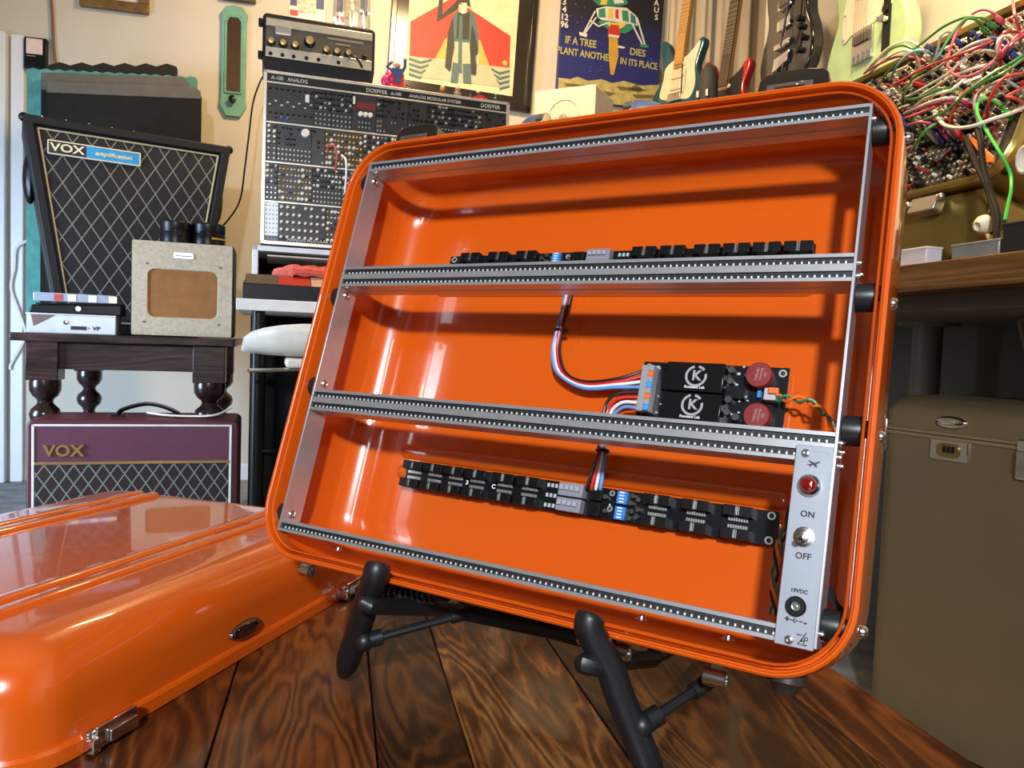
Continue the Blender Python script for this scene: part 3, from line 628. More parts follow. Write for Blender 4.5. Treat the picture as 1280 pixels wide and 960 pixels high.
MB().sph(sw(casew(*(lambda q: (q[0], -.006, q[1]))(ch(727, 800, -.006)))), .004, 10, 6).build('arm_bolt', STEEL, stand)

# ================================================================== left background
def poly_px(M, pts, y): return [hit(M, u, v, y) for u, v in pts]
# ---- dark wooden bench with turned legs
BF = frame((at_depth(150, 425, 2.5).x, 2.5, 0), R(17.7))
DW = wood_mat('dark_bench_wood', (.010, .005, .005), (.030, .014, .012), (.07, .035, .03), .35, .2, (1.6, 14, 14))
DWL = mat('dark_turned_wood', (.020, .008, .007), .25, 0, .4, .3, 12)
bench = thing('side_table', 'dark wooden table with turned legs and square blocks, carrying pedals and amplifiers', 'table', BF)
BT = .726; bx0, bx1 = hit(BF, 11, 420)[0], hit(BF, 293, 430)[0]; BD = 1.03
B(bx0, bx1, 0, BD, BT - .026, BT).build('bench_top', DW, bench, .004)
lx = ((hit(BF, 29, 450)[0], hit(BF, 71, 450)[0]), (hit(BF, 240, 458)[0], hit(BF, 281, 458)[0]))
zb = .575
for (a, b) in lx:
    for y in (.015, .66):
        w = b - a; B(a, b, y, y + w, zb, BT - .025).build('leg_block', DW, bench, .003)
        r = w * .5
        prof = [(r * .97, zb + .002), (r, zb - .01), (r * .98, zb - .035), (r * .80, zb - .052), (r * .55, zb - .062), (r * .48, zb - .072), (r * .55, zb - .080), (r * .88, zb - .095), (r, zb - .112), (r * .9, zb - .132), (r * .55, zb - .148), (r * .45, zb - .16), (r * .62, zb - .20), (r * .85, zb - .30), (r * .95, zb - .38), (r * .6, zb - .42), (r * .5, zb - .44), (r * .9, zb - .47), (r * .95, zb - .50), (r * .6, zb - .53), (r * .55, 0)]
        MB().lathe(prof, ((a + b) / 2, y + w / 2, 0), (0, 0, 1), 20).build('turned_leg', DWL, bench)
za = hit(BF, 150, 463, .03)[1]
for y in (.030, .70): B(lx[0][1] - .002, lx[1][0] + .002, y, y + .022, za, BT - .025).build('apron', DW, bench, .002)

# ---- maroon combo amplifier on the floor
AF = frame((at_depth(165, 600, 2.37).x, 2.37, 0), R(17.7))
amp = thing('guitar_amplifier', 'maroon combo guitar amplifier with white piping and diamond grille', 'amplifier', AF)
ax0, ax1, az = -.289, .312, .467
MAR = mat('maroon_tolex', (.085, .012, .022), .45, 0, 0, .12, 40, .25, 500); MARP = mat('plum_panel', (.115, .026, .055), .5, 0, 0, .08, 40, .2, 600)
MB().prism(rpoly(ax0, ax1, .012, az, .020, 5), 0, .25).build('cabinet', MAR, amp, .006)
fx0, fx1 = hit(AF, 42, 560)[0], hit(AF, 288, 560)[0]; fz1 = hit(AF, 165, 532)[1]; fzg = hit(AF, 165, 578)[1]
B(fx0, fx1, -.004, .004, .05, fz1).build('baffle', MARP, amp)
gr = B(fx0 + .004, fx1 - .004, -.006, 0, .055, fzg - .004).build('grille_cloth', diamond_mat('maroon_grille', (.020, .008, .008), (.21, .22, .19), .040, .060, .055), amp)
pip = mat('white_piping', (.78, .78, .78), .4)
for a, b, c, d in ((fx0 - .004, fx0 + .003, .045, fz1 + .004), (fx1 - .003, fx1 + .004, .045, fz1 + .004), (fx0 - .004, fx1 + .004, fz1 - .002, fz1 + .004), (fx0 - .004, fx1 + .004, .043, .05)):
    B(a, b, -.007, -.001, c, d).build('piping', pip, amp, .001)
B(fx0 + .002, fx1 - .002, -.0085, -.002, fzg - .004, fzg + .004).build('gold_bar', GOLDT, amp, .001)
lx_, lz_ = hit(AF, 80, 564, -.006)
text('logo', 'VOX', .048, GOLDT, amp, face_M(lx_, -.008, lz_), depth=.003, sx=1.05, bold=.0012)
hx0, hx1 = hit(AF, 140, 520)[0], hit(AF, 222, 520)[0]
MB().tube(spline([(hx0, .09, az + .004), (hx0 + .012, .09, az + .022), (hx0 + .055, .09, az + .038), ((hx0 + hx1) / 2, .09, az + .043), (hx1 - .05, .09, az + .034), (hx1 - .008, .09, az + .014), (hx1, .09, az + .002)], 6), .0085, 8, flat=.6).build('handle', BLACK, amp)
for hx in (hx0, hx1): B(hx - .02, hx + .02, .078, .102, az - .002, az + .008).build('handle_cap', BLACK, amp, .002)
for fx in (ax0 + .05, ax1 - .05):
    for fy in (.04, .21): MB().lathe([(.016, 0), (.016, .010), (.012, .014)], (fx, fy, 0), (0, 0, 1), 12).build('rubber_foot', RUBBER, amp)
cb = MB().tube(spline([(hit(AF, 178, 518)[0], .10, az + .014), (.09, .06, az + .010), (.16, .05, az + .008), (.235, .05, az + .012), (.285, .08, az + .034)], 6), .0035, 7).build('white_cable', W_WHITE)
tag(cb, 'thin white cable lying on top of the maroon amplifier', 'cable', M=AF)

# ---- small tweed practice amplifier on the bench
tz = BT
TF = BF @ Matrix.Translation((0, .055, 0))
tw = thing('practice_amplifier', 'small cream linen practice amplifier with rounded brown grille on the dark side table', 'amplifier', TF @ Matrix.Translation((0, 0, tz)))
TT = tw.matrix_world
q0 = hit(TT, 165, 360); q1 = hit(TT, 290, 360); zt_ = hit(TT, 228, 303)[1]
ta, tb = q0[0], q1[0]
LINEN = mat('cream_linen', (.50, .42, .30), .8, 0, 0, .15, 90, .35, 300); BRN = mat('brown_leatherette', (.028, .018, .016), .5, 0, 0, .2, 50, .2, 400)
MB().prism(rpoly(ta - .004, tb + .006, .004, zt_, .012, 4), .004, .19).build('cabinet', BRN, tw, .004)
g0 = hit(TT, 184, 367); g1 = hit(TT, 272.5, 367); gz0 = hit(TT, 228, 398)[1]; gz1 = hit(TT, 228, 337.5)[1]
outer = rrect(ta, tb, .006, zt_ - .002, .004, -.004, 6); inner = rrect(g0[0], g1[0], gz0, gz1, .024, -.004, 6); inner2 = rrect(g0[0] + .003, g1[0] - .003, gz0 + .003, gz1 - .003, .022, .004, 6); outer2 = rrect(ta, tb, .006, zt_ - .002, .004, .006, 6)
MB().loft([outer2, outer, inner, inner2]).build('front_panel', LINEN, tw)
B(g0[0] - .003, g1[0] + .003, .001, .005, gz0 - .003, gz1 + .003).build('grille_cloth', mat('tan_grille_cloth', (.30, .125, .035), .85, 0, 0, .12, 30, .4, 900), tw)
bx, bz = hit(TT, 230, 320); MB().prism(rpoly(bx - .031, bx + .031, bz - .010, bz + .010, .003, 3), -.008, -.003).build('badge', mat('pale_badge', (.62, .66, .75), .3, .5), tw, .001)
MB().box(bx - .026, bx + .026, -.0088, -.0078, bz - .0035, bz + .0015).build('badge_script', mat('badge_ink', (.22, .25, .38), .4), tw)
for (u, v) in ((184, 329), (275, 335), (180, 402), (273, 406)):
    sx_, sz_ = hit(TT, u, v); MB().lathe([(.004, 0), (.004, .002), (0, .003)], (sx_, -.004, sz_), (0, -1, 0), 8).build('screw', mat('dull_screw', (.2, .17, .14), .4, .8), tw)
MB().tube([((ta + tb) / 2 - .05, .165, zt_), ((ta + tb) / 2 - .04, .165, zt_ + .010), ((ta + tb) / 2 + .04, .165, zt_ + .010), ((ta + tb) / 2 + .05, .165, zt_)], .006, 8).build('handle', BRN, tw)
# two black round reels on top of it
for i, (u0, u1, lab, yy) in enumerate(((200, 241, 'plain black round tin on the cream practice amplifier', .07), (240, 282, 'black round tin with a yellow edge strip on the cream practice amplifier', .075))):
    a, b = hit(TT, u0, 290, yy)[0], hit(TT, u1, 290, yy)[0]; r = (b - a) / 2; zz = hit(TT, 220, 277, yy)[1] - zt_ - .002
    rl = thing('round_tin', lab, 'tin', TT @ Matrix.Translation(((a + b) / 2, yy, zt_)))
    MB().lathe([(r * .96, 0), (r, .003), (r, zz * .5), (r * .985, zz * .52), (r * .985, zz * .56), (r, zz * .58), (r, zz * .94), (r * .93, zz), (0, zz)], (0, 0, 0), (0, 0, 1), 28).build('body', BLACK, rl, 0, 30)
    MB().cb((-r * .35 if i else r * .3, -r * .96, zz * .45), (.014, .012, .020)).build('clasp', MATTE, rl, .001)
    if i: MB().tube([(r * 1.003 * math.cos(R(a_)), r * 1.003 * math.sin(R(a_)), zz * .30) for a_ in range(-75, -5, 7)], .0035, 6).build('yellow_strip', mat('yellow_plastic', (.75, .42, .02), .4), rl)

# ---- volume pedal, wah pedal and tape box on the bench
PF = BF @ Matrix.Translation((0, .05, BT))
a, b = hit(PF, 33, 405)[0], hit(PF, 145, 405)[0]; z1_ = hit(PF, 90, 393)[1]
vp = thing('volume_pedal', 'silver wedge volume pedal with black lettering at the bottom of the pedal stack', 'pedal', PF)
ALW = mat('pale_cast_metal', (.62, .64, .68), .38, .35)
MB().prism([(a, 0), (b, 0), (b, z1_), (a, z1_ * .98)], 0, .10).build('body', ALW, vp, .003)
MB().prism([(a + .012, z1_ * .95), (a + .085, z1_ * .95), (a + .02, z1_ * .35)], -.0012, .001).build('side_cutout', mat('pedal_shade', (.16, .10, .08), .6), vp)
MB().box(a - .002, b + .001, -.004, .104, z1_ - .004, z1_ + .001).build('treadle', ALW, vp, .001)
sx_, sz_ = hit(PF, 82, 403); MB().lathe([(.007, 0), (.007, .003), (.003, .004), (0, .004)], (sx_, 0, sz_), (0, -1, 0), 12).build('screw', STEEL, vp)
sx_, sz_ = hit(PF, 121, 411); text('lettering', 'VP', .016, BLACKINK, vp, face_M(sx_ - .001, -.0008, sz_), sx=1.3, bold=.0006); MB().cb((sx_ - .053, -.0008, sz_), (.046, .001, .012)).build('maker_plate', BLACKINK, vp); MB().cyl((sx_ - .024, -.001, sz_), (sx_ - .024, 0, sz_), .004, n=8).build('emblem', GREYINK, vp)
wz0 = z1_ + .001; wz1 = hit(PF, 90, 379)[1]
a2, b2 = hit(PF, 35, 385)[0], hit(PF, 152, 385)[0]
wa = thing('wah_pedal', 'black wah pedal stacked on the silver volume pedal', 'pedal', PF @ Matrix.Translation((0, 0, wz0)))
MB().prism([(a2 + .002, 0), (b2, 0), (b2 - .002, (wz1 - wz0)), (a2 + .01, (wz1 - wz0) * .75), (a2 + .004, (wz1 - wz0) * .4)], 0, .095).build('body', BLACK, wa, .004)
MB().prism([(a2 + .02, (wz1 - wz0) * .8), (b2 - .004, (wz1 - wz0) * 1.02), (b2 - .004, (wz1 - wz0) * 1.12), (a2 + .02, (wz1 - wz0) * .92)], .004, .09).build('treadle', MATTE, wa, .001)
sx_, sz_ = hit(wa.matrix_world, 98, 386); MB().lathe([(.0085, 0), (.0085, .002), (.003, .003), (0, .003)], (sx_, 0, sz_), (0, -1, 0), 14).build('jack_socket', W_WHITE, wa)
bz0 = wz1 + .004; bz1 = hit(PF, 90, 367)[1]; a3, b3 = hit(PF, 40, 372)[0], hit(PF, 142, 372)[0]
bxo = thing('plastic_box', 'clear plastic parts box lying on the black wah pedal', 'box', PF @ Matrix.Translation((0, 0, bz0)))
MB().box(a3, b3, .01, .085, 0, bz1 - bz0).build('box_shell', mat('clear_plastic_box', (.42, .46, .56), .12, .2), bxo, .002)
for k, c in enumerate(((.5, .05, .04), (.8, .7, .5), (.75, .78, .85), (.85, .8, .5))):
    xx = a3 + .04 + k * .06 + (.02 if k == 0 else 0); MB().box(xx, xx + .024, .0085, .0105, .002, bz1 - bz0 - .003).build('coloured_part', mat('part_%d' % k, c, .4), bxo)

# ---- wedge shaped speaker cabinet behind the bench
VF = frame((at_depth(160, 300, 2.95).x, 2.95, 0), R(33))
wg = thing('speaker_cabinet', 'tall black wedge shaped speaker cabinet with diamond grille standing on the dark side table', 'speaker cabinet', VF)
TL, TR_, BL_, BR_ = (-.343, 1.498), (.370, 1.498), (-.223, .728), (.2525, .728)
def lerp2(a, b, t): return (a[0] + (b[0] - a[0]) * t, a[1] + (b[1] - a[1]) * t)
body = [(TL[0] + .02, TL[1]), (TR_[0] - .02, TR_[1]), (TR_[0], TR_[1] - .025), BR_, BL_, (TL[0], TL[1] - .025)]
MB().prism(body, .0, .24).build('cabinet', TOLEX, wg, .008)
def inset(pts, d):
    c = (sum(p[0] for p in pts) / len(pts), sum(p[1] for p in pts) / len(pts)); out = []
    n = len(pts)
    for i in range(n):
        p0, p1, p2 = pts[i - 1], pts[i], pts[(i + 1) % n]
        e1 = Vector((p1[0] - p0[0], p1[1] - p0[1])).normalized(); e2 = Vector((p2[0] - p1[0], p2[1] - p1[1])).normalized()
        n1 = Vector((e1.y, -e1.x)); n2 = Vector((e2.y, -e2.x))
        if (Vector(c) - Vector(p1)).dot(n1) < 0: n1 = -n1
        if (Vector(c) - Vector(p1)).dot(n2) < 0: n2 = -n2
        b = (n1 + n2); b = b / max(b.dot(n1), .2); out.append((p1[0] + b.x * d, p1[1] + b.y * d))
    return out
quad = [TL, TR_, BR_, BL_]
g1_ = inset(quad, .042)
fr_o = [(x, -.016, z) for x, z in quad]; fr_i = [(x, -.016, z) for x, z in inset(quad, .030)]; fr_b = [(x, .002, z) for x, z in inset(quad, .034)]; fr_ob = [(x, .002, z) for x, z in quad]
MB().loft([fr_ob, fr_o, fr_i, fr_b]).build('front_frame', TOLEX, wg, .004)
MB().prism(g1_, -.004, .001).build('grille_cloth', diamond_mat('black_diamond_grille', (.007, .007, .008), (.20, .19, .155), .062, .098, .036), wg)
gp = g1_ + [g1_[0]]
for a, b in zip(gp, gp[1:]): MB().tube([(a[0], -.006, a[1]), (b[0], -.006, b[1])], .0035, 6).build('piping', mat('ivory_piping', (.42, .36, .22), .5), wg)
for s in (-1, 1):
    x = TL[0] - .006 if s < 0 else TR_[0] + .006
    MB().sph((x + s * -.012, .0, TL[1] - .010), .017, 10, 6).build('corner_cap', BLACK, wg)
    e0, e1 = (TL, BL_) if s < 0 else (TR_, BR_)
    m = lerp2(e0, e1, .26); MB().sph((m[0] + s * .004, .12, m[1]), .05, 12, 8, (.5, .9, 2.0)).build('side_handle', BLACK, wg)
for k in range(5): MB().sph((TL[0] + .06 + k * .075, .012, TL[1] + .002), .006, 8, 5).build('top_rivet', STEEL, wg)
p0 = hit(VF, 60, 174, -.01); p1 = hit(VF, 108, 193, -.01); p2 = hit(VF, 175, 207, -.01); pz = hit(VF, 60, 192, -.01)[1]
zc = (p0[1] + pz) / 2; hh = (p0[1] - pz) / 2 * .92
pb = B(p0[0], p1[0], -.012, -.004, zc - hh, zc + hh).build('name_plate', mat('black_plate', (.02, .018, .018), .35), wg, .001)
pb2 = B(p1[0], p2[0], -.012, -.004, zc - hh, zc + hh).build('name_plate', mat('sky_blue_plate', (.03, .30, .60), .35), wg, .001, label='sky blue half of the name plate')
for a, b, c, d in ((p0[0], p2[0], zc + hh - .002, zc + hh + .002), (p0[0], p2[0], zc - hh - .002, zc - hh + .002), (p0[0] - .002, p0[0] + .002, zc - hh, zc + hh), (p2[0] - .002, p2[0] + .002, zc - hh, zc + hh)):
    B(a, b, -.014, -.006, c, d).build('plate_border', CREAM, wg)
text('logo', 'VOX', .040, IVORY, pb, face_M((p0[0] + p1[0]) / 2, -.013, zc), depth=.0015, sx=1.25, bold=.0008)
text('lettering', 'amplification', .021, IVORY, pb2, face_M((p1[0] + p2[0]) / 2, -.013, zc), depth=.001, sx=1.15, bold=.0004, shear=.3)

# ---- acoustic foam and boards behind the wedge cabinet
GREYB = mat('grey_board_edge', (.10, .088, .068), .8, 0, 0, .12, 20, .2, 90); DKB = mat('charcoal_board', (.010, .010, .009), .8, 0, 0, .2, 20, 0, 200, .2)
TEALF = mat('teal_foam', (.075, .26, .235), .9, 0, 0, .2, 25, .4, 120); BLKF = mat('black_foam', (.014, .011, .009), .95, 0, 0, .2, 25, .4, 120)
def slab(name, lab, cat, px, depth, th, m, wave=None, edge=None):
    M = frame((at_depth(150, 100, depth).x, depth, BT), R(17.7))
    ul, ur, vt, vtr = px
    xl, zl = hit(M, ul, vt); xr, zr = hit(M, ur, vtr)
    o = thing(name, lab, cat, M)
    if wave:
        n, amp_ = wave; top = [(xl + (xr - xl) * k / (2 * n), zl + (zr - zl) * k / (2 * n) + (amp_ if k % 2 else 0)) for k in range(2 * n + 1)]
    else: top = [(xl, zl), (xr - .03, zr + .004), (xr - .008, zr - .012), (xr, zr - .035)]
    MB().prism([(xl, 0.0)] + top + [(xr, 0.0)], 0, th).build('panel', m, o, .004)
    if edge:
        e = edge; MB().prism([(xl + .002, zl - e), (xl + .002, zl + .001), (xr - .03, zr + .005), (xr - .004, zr - .012), (xr - .002, zr - e)], -.004, th * .5).build('top_strip', GREYB, o, .002)
    return o
slab('acoustic_board', 'dark board with a grey top strip in front of the teal foam', 'board', (58, 252, 102, 111), 3.33, .02, DKB, edge=.045)
slab('acoustic_board', 'dark board with grey top edge, directly in front of the teal foam', 'board', (51, 237, 91, 99), 3.36, .025, DKB, edge=.07)
slab('acoustic_foam', 'teal acoustic foam panel with scalloped edge behind the dark boards', 'foam panel', (33, 246, 86, 97), 3.40, .045, TEALF, wave=(14, .007))
slab('acoustic_foam', 'black egg crate foam panel behind the teal foam', 'foam panel', (60, 221, 81, 83), 3.455, .045, BLKF, wave=(6, .014))

# ---- things on the back wall
WB = VB - .002
def wpt(u, v, y=WB): return hit(RF, u, v, y)
def framed(u0, u1, vb, rise, fw, m, lab, inner, name='picture_frame'):
    x0, z0 = wpt(u0, vb); x1, _ = wpt(u1, vb + (u1 - u0) * .125)
    M = RF @ Matrix.Translation((x0, WB, z0)); w = x1 - x0
    o = thing(name, lab, 'picture', M)
    B(0, w, -.03, 0, 0, fw).build('frame_bar', m, o, .004); B(0, w, -.03, 0, rise - fw, rise).build('frame_bar', m, o, .004)
    B(0, fw, -.03, 0, fw, rise - fw).build('frame_bar', m, o, .004); B(w - fw, w, -.03, 0, fw, rise - fw).build('frame_bar', m, o, .004)
    B(fw - .002, w - fw + .002, -.012, 0, fw - .002, rise - fw + .002).build('mount_board', inner, o)
    return o
GILT = mat('gilt_wood', (.20, .115, .035), .4, .4, 0, .3, 30)
framed(101, 187, 9, .50, .045, GILT, 'gilt framed picture hanging over the teal foam', mat('pale_paper', (.62, .56, .5), .7))
framed(276, 320, .5, .40, .02, mat('brown_frame', (.09, .045, .02), .45), 'thin brown framed picture above the green finger plate', mat('pale_paper', (.62, .56, .5), .7))
# green finger plate with mirror
x0, z1_ = wpt(277, 6); x1, _ = wpt(312, 6); _, z0 = wpt(291, 147)
cx = (wpt(276, 75)[0] + wpt(309, 75)[0]) / 2; w = (wpt(309, 75)[0] - wpt(275, 75)[0]) / 2
MM = RF @ Matrix.Translation((cx, WB, z0)); H_ = z1_ - z0
mp = thing('finger_plate', 'mint green finger plate with a narrow mirror and black knob on the wall', 'mirror', MM)
MINT = mat('mint_paint', (.14, .34, .25), .5, 0, 0, .15, 14, .2, 90)
ol = [(-w * .55, 0), (w * .55, 0), (w, H_ * .10), (w * .92, H_ * .16), (w * .92, H_ * .86), (w, H_ * .92), (w * .6, H_ * .985), (0, H_), (-w * .6, H_ * .985), (-w, H_ * .92), (-w * .92, H_ * .86), (-w * .92, H_ * .16), (-w, H_ * .10)]
MB().prism(ol, -.022, 0).build('plate', MINT, mp, .005)
mi = [(-w * .5, H_ * .22), (w * .5, H_ * .22), (w * .5, H_ * .84), (w * .3, H_ * .885), (-w * .3, H_ * .885), (-w * .5, H_ * .84)]
MB().prism(mi, -.025, -.018).build('mirror_glass', mat('mirror', (.35, .20, .12), .05, 1.0), mp)
mo = [(x * 1.18, z + (z - H_ * .55) * .025) for x, z in mi]
for a, b in zip(mo, mo[1:] + mo[:1]): MB().tube([(a[0], -.024, a[1]), (b[0], -.024, b[1])], .006, 6).build('mirror_moulding', MINT, mp)
MB().lathe([(.012, 0), (.012, .006), (.009, .012), (.018, .022), (.018, .030), (0, .036)], (0, -.022, H_ * .145), (0, -1, 0), 14).build('knob', BLACK, mp)
# black wall box and cord
bx0_, bz1_ = wpt(33, 48); bx1_, bz0_ = wpt(61, 90)
wb = thing('wall_box', 'small black box with a pale pink screen on the wall', 'thermostat', RF @ Matrix.Translation((bx0_, WB, bz0_)))
w_, h_ = bx1_ - bx0_, bz1_ - bz0_
B(0, w_, -.03, 0, 0, h_).build('casing', BLACK, wb, .004); B(w_ * .1, w_ * .82, -.032, -.028, h_ * .46, h_ * .95).build('screen', mat('pale_screen', (.78, .60, .52), .3), wb); B(w_ * .1, w_ * .5, -.032, -.028, h_ * .38, h_ * .40).build('trim_line', GREYINK, wb)
pts = [(64, -8), (66, 20), (67, 45), (68, 62), (70, 82), (72, 110)]
tag(MB().tube(spline([(wpt(*p)[0], WB - .008, wpt(*p)[1]) for p in pts], 5), .007, 6).build('electric_cable', mat('brown_cord', (.16, .10, .06), .6)), 'brown cable running up the wall beside the black box', 'cable', M=RF)
pts = [(331, 92), (324, 105), (316, 130), (311, 170), (306, 210), (300, 250), (285, 275), (268, 292)]
tag(MB().tube(spline([(wpt(*p, VB - .3)[0], VB - .3, wpt(*p, VB - .3)[1]) for p in pts], 6), .0045, 6).build('power_cord', W_BLACK), 'black power cord hanging down the wall from the silver amplifier head', 'cord', M=RF)
pts = [(48, 298), (30, 303), (20, 312), (18, 335), (14, 360), (22, 385), (32, 415), (28, 430), (14, 455), (13, 462)]
tag(MB().tube(spline([(wpt(*p, VB - .03)[0], VB - .03, wpt(*p, VB - .03)[1]) for p in pts], 6), .007, 6).build('telephone_cable', W_WHITE), 'looping white cable on the wall beside the door trim', 'cable', M=RF)
# two printed cards
for (u0, u1, vb_, lab, cc) in ((361, 406, 22, 'printed card with a cream photo, flat on the wall over the amplifier head', (.55, .48, .36)), (419, 460, 30, 'printed card in a shiny clear sleeve on the wall over the amplifier head', (.6, .55, .45))):
    x0, z0 = wpt(u0, vb_); x1, _ = wpt(u1, vb_ + 5); M = RF @ Matrix.Translation((x0, WB, z0)); w = x1 - x0
    c = thing('printed_card', lab, 'card', M)
    B(0, w, -.003, 0, 0, .26).build('card', mat('white_card', (.68, .66, .62), .4), c)
    B(.005, w * .22, -.0036, -.0028, .06, .14).build('printed_block', mat('navy_print', (.05, .07, .17), .5), c); B(w * .75, w - .005, -.0036, -.0028, .06, .14).build('printed_block', mat('navy_print', (.05, .07, .17), .5), c)
    B(w * .24, w * .73, -.0036, -.0028, .03, .13).build('printed_picture', mat('card_photo%d' % u0, cc, .5, 0, 0, .4, 40), c); B(.005, w * .25, -.0036, -.0028, .012, .04).build('printed_block', mat('red_print', (.5, .05, .04), .5), c); B(w * .1, w * .9, -.0036, -.0028, .145, .17).build('printed_block', mat('red_print', (.5, .05, .04), .5), c)
    if u0 > 400: MB().add([(-.01 + (w + .02) * i / 8, -.006 - .006 * math.sin(i * 2.1 + j), -.01 + .28 * j / 5) for j in range(6) for i in range(9)], [(j * 9 + i, j * 9 + i + 1, j * 9 + i + 10, j * 9 + i + 9) for j in range(5) for i in range(8)]).build('clear_sleeve', mat('clear_sleeve', (.9, .9, .9), .05, 0, 0, .02, 10, 0, 1, .5, 0, .92), c)

# ---- modular synthesizer rack
KF = frame((at_depth(330, 300, 2.65).x, 2.65, 0), R(17.7))
rk = thing('modular_rack', 'wide modular synthesizer rack full of black and grey modules', 'synthesizer', KF)
kx0, kx1, kz0, kz1 = -.012, .862, 1.058, 1.643
SILV = mat('silver_profile', (.62, .58, .50), .35, .7)
MB().box(kx0, kx1, .012, .27, kz0, kz1).build('cabinet', mat('rack_cabinet', (.30, .28, .25), .5), rk, .003)
for a, b, c, d in ((kx0, kx1, kz1 - .010, kz1), (kx0, kx1, kz0, kz0 + .012), (kx0, kx0 + .012, kz0, kz1), (kx1 - .012, kx1, kz0, kz1)): B(a, b, -.004, .02, c, d).build('edge_profile', SILV, rk, .001)
hd = B(kx0 + .012, kx1 - .012, 0, .013, kz1 - .036, kz1 - .010).build('header_strip', mat('header_black', (.015, .015, .015), .3), rk)
ft = B(kx0 + .012, kx1 - .012, 0, .013, kz0 + .012, kz0 + .030).build('footer_strip', mat('header_black', (.015, .015, .015), .3), rk)
HI = mat('header_ink', (.55, .52, .46), .4)
for (uc, vc, s_, szz) in ((362, 101, 'A-100   ANALOG', .017), (471, 115, 'DOEPFER', .019), (495, 118, 'A-100', .016), (544, 125, 'ANALOG MODULAR SYSTEM', .0155), (613, 133, 'DOEPFER', .019)):
    x, z = hit(KF, uc, vc); text('lettering', s_, szz, HI, hd, face_M(x, -.0006, kz1 - .023), sx=.95, bold=.0003)
x, z = hit(KF, 395, 301); text('lettering', 'ANALOG MODULAR SYSTEM', .015, HI, ft, face_M(x, -.0006, kz0 + .021), bold=.0003)
MODM = [mat('module_black', (.018, .018, .017), .4), mat('module_dark_grey', (.035, .036, .036), .4), mat('module_charcoal', (.025, .027, .03), .4), mat('module_olive', (.05, .042, .022), .4), mat('module_silver', (.55, .58, .62), .4, .3), mat('module_blue_grey', (.03, .04, .055), .4)]
KN_W = mat('knob_cream', (.72, .68, .58), .4); KN_B = mat('knob_black', (.010, .010, .011), .35); JK = mat('jack_nickel', (.55, .52, .45), .3, .7); JG = mat('jack_gold', (.55, .36, .10), .3, .8); LEDR = mat('led_red', (.16, .012, .01), .35); LEDB = mat('led_blue', (.08, .2, .55), .35); BTN = mat('button_white', (.75, .73, .70), .45)
rnd = random.Random(11)
rows = [(kz1 - .037 - .1335 * (i + 1) - (.0 if i else 0), kz1 - .037 - .1335 * i) for i in range(4)]
def knob(mb, x, z, r, h=.012): mb.lathe([(r, 0), (r * .92, h * .85), (r * .75, h), (0, h)], (x, -.0005, z), (0, -1, 0), 9)
plan = [[(.155, 0, 'slider'), (.06, 0, 'seq'), (.07, 0, 'jack'), (.085, 0, 'disp'), (.022, 1, 'mix'), (.09, 0, 'few'), (.07, 0, 'few'), (.10, 0, 'mix'), (.10, 1, 'mix'), (.098, 0, 'few')],
        [(.035, 1, 'mixw'), (.115, 2, 'bigk'), (.045, 1, 'few'), (.13, 3, 'gold'), (.06, 1, 'mixw'), (.10, 2, 'mixw'), (.08, 0, 'jack'), (.13, 3, 'gold'), (.155, 1, 'mixw')],
        [(.040, 5, 'mixw'), (.115, 1, 'goldw'), (.10, 0, 'mixw'), (.08, 1, 'mixw'), (.13, 2, 'gold'), (.12, 1, 'mixw'), (.09, 0, 'mix'), (.175, 2, 'mixw')],
        [(.045, 4, 'dots'), (.16, 0, 'white'), (.10, 2, 'goldw'), (.10, 1, 'mixw'), (.12, 0, 'mix'), (.14, 2, 'mixw'), (.185, 1, 'mixw')]]
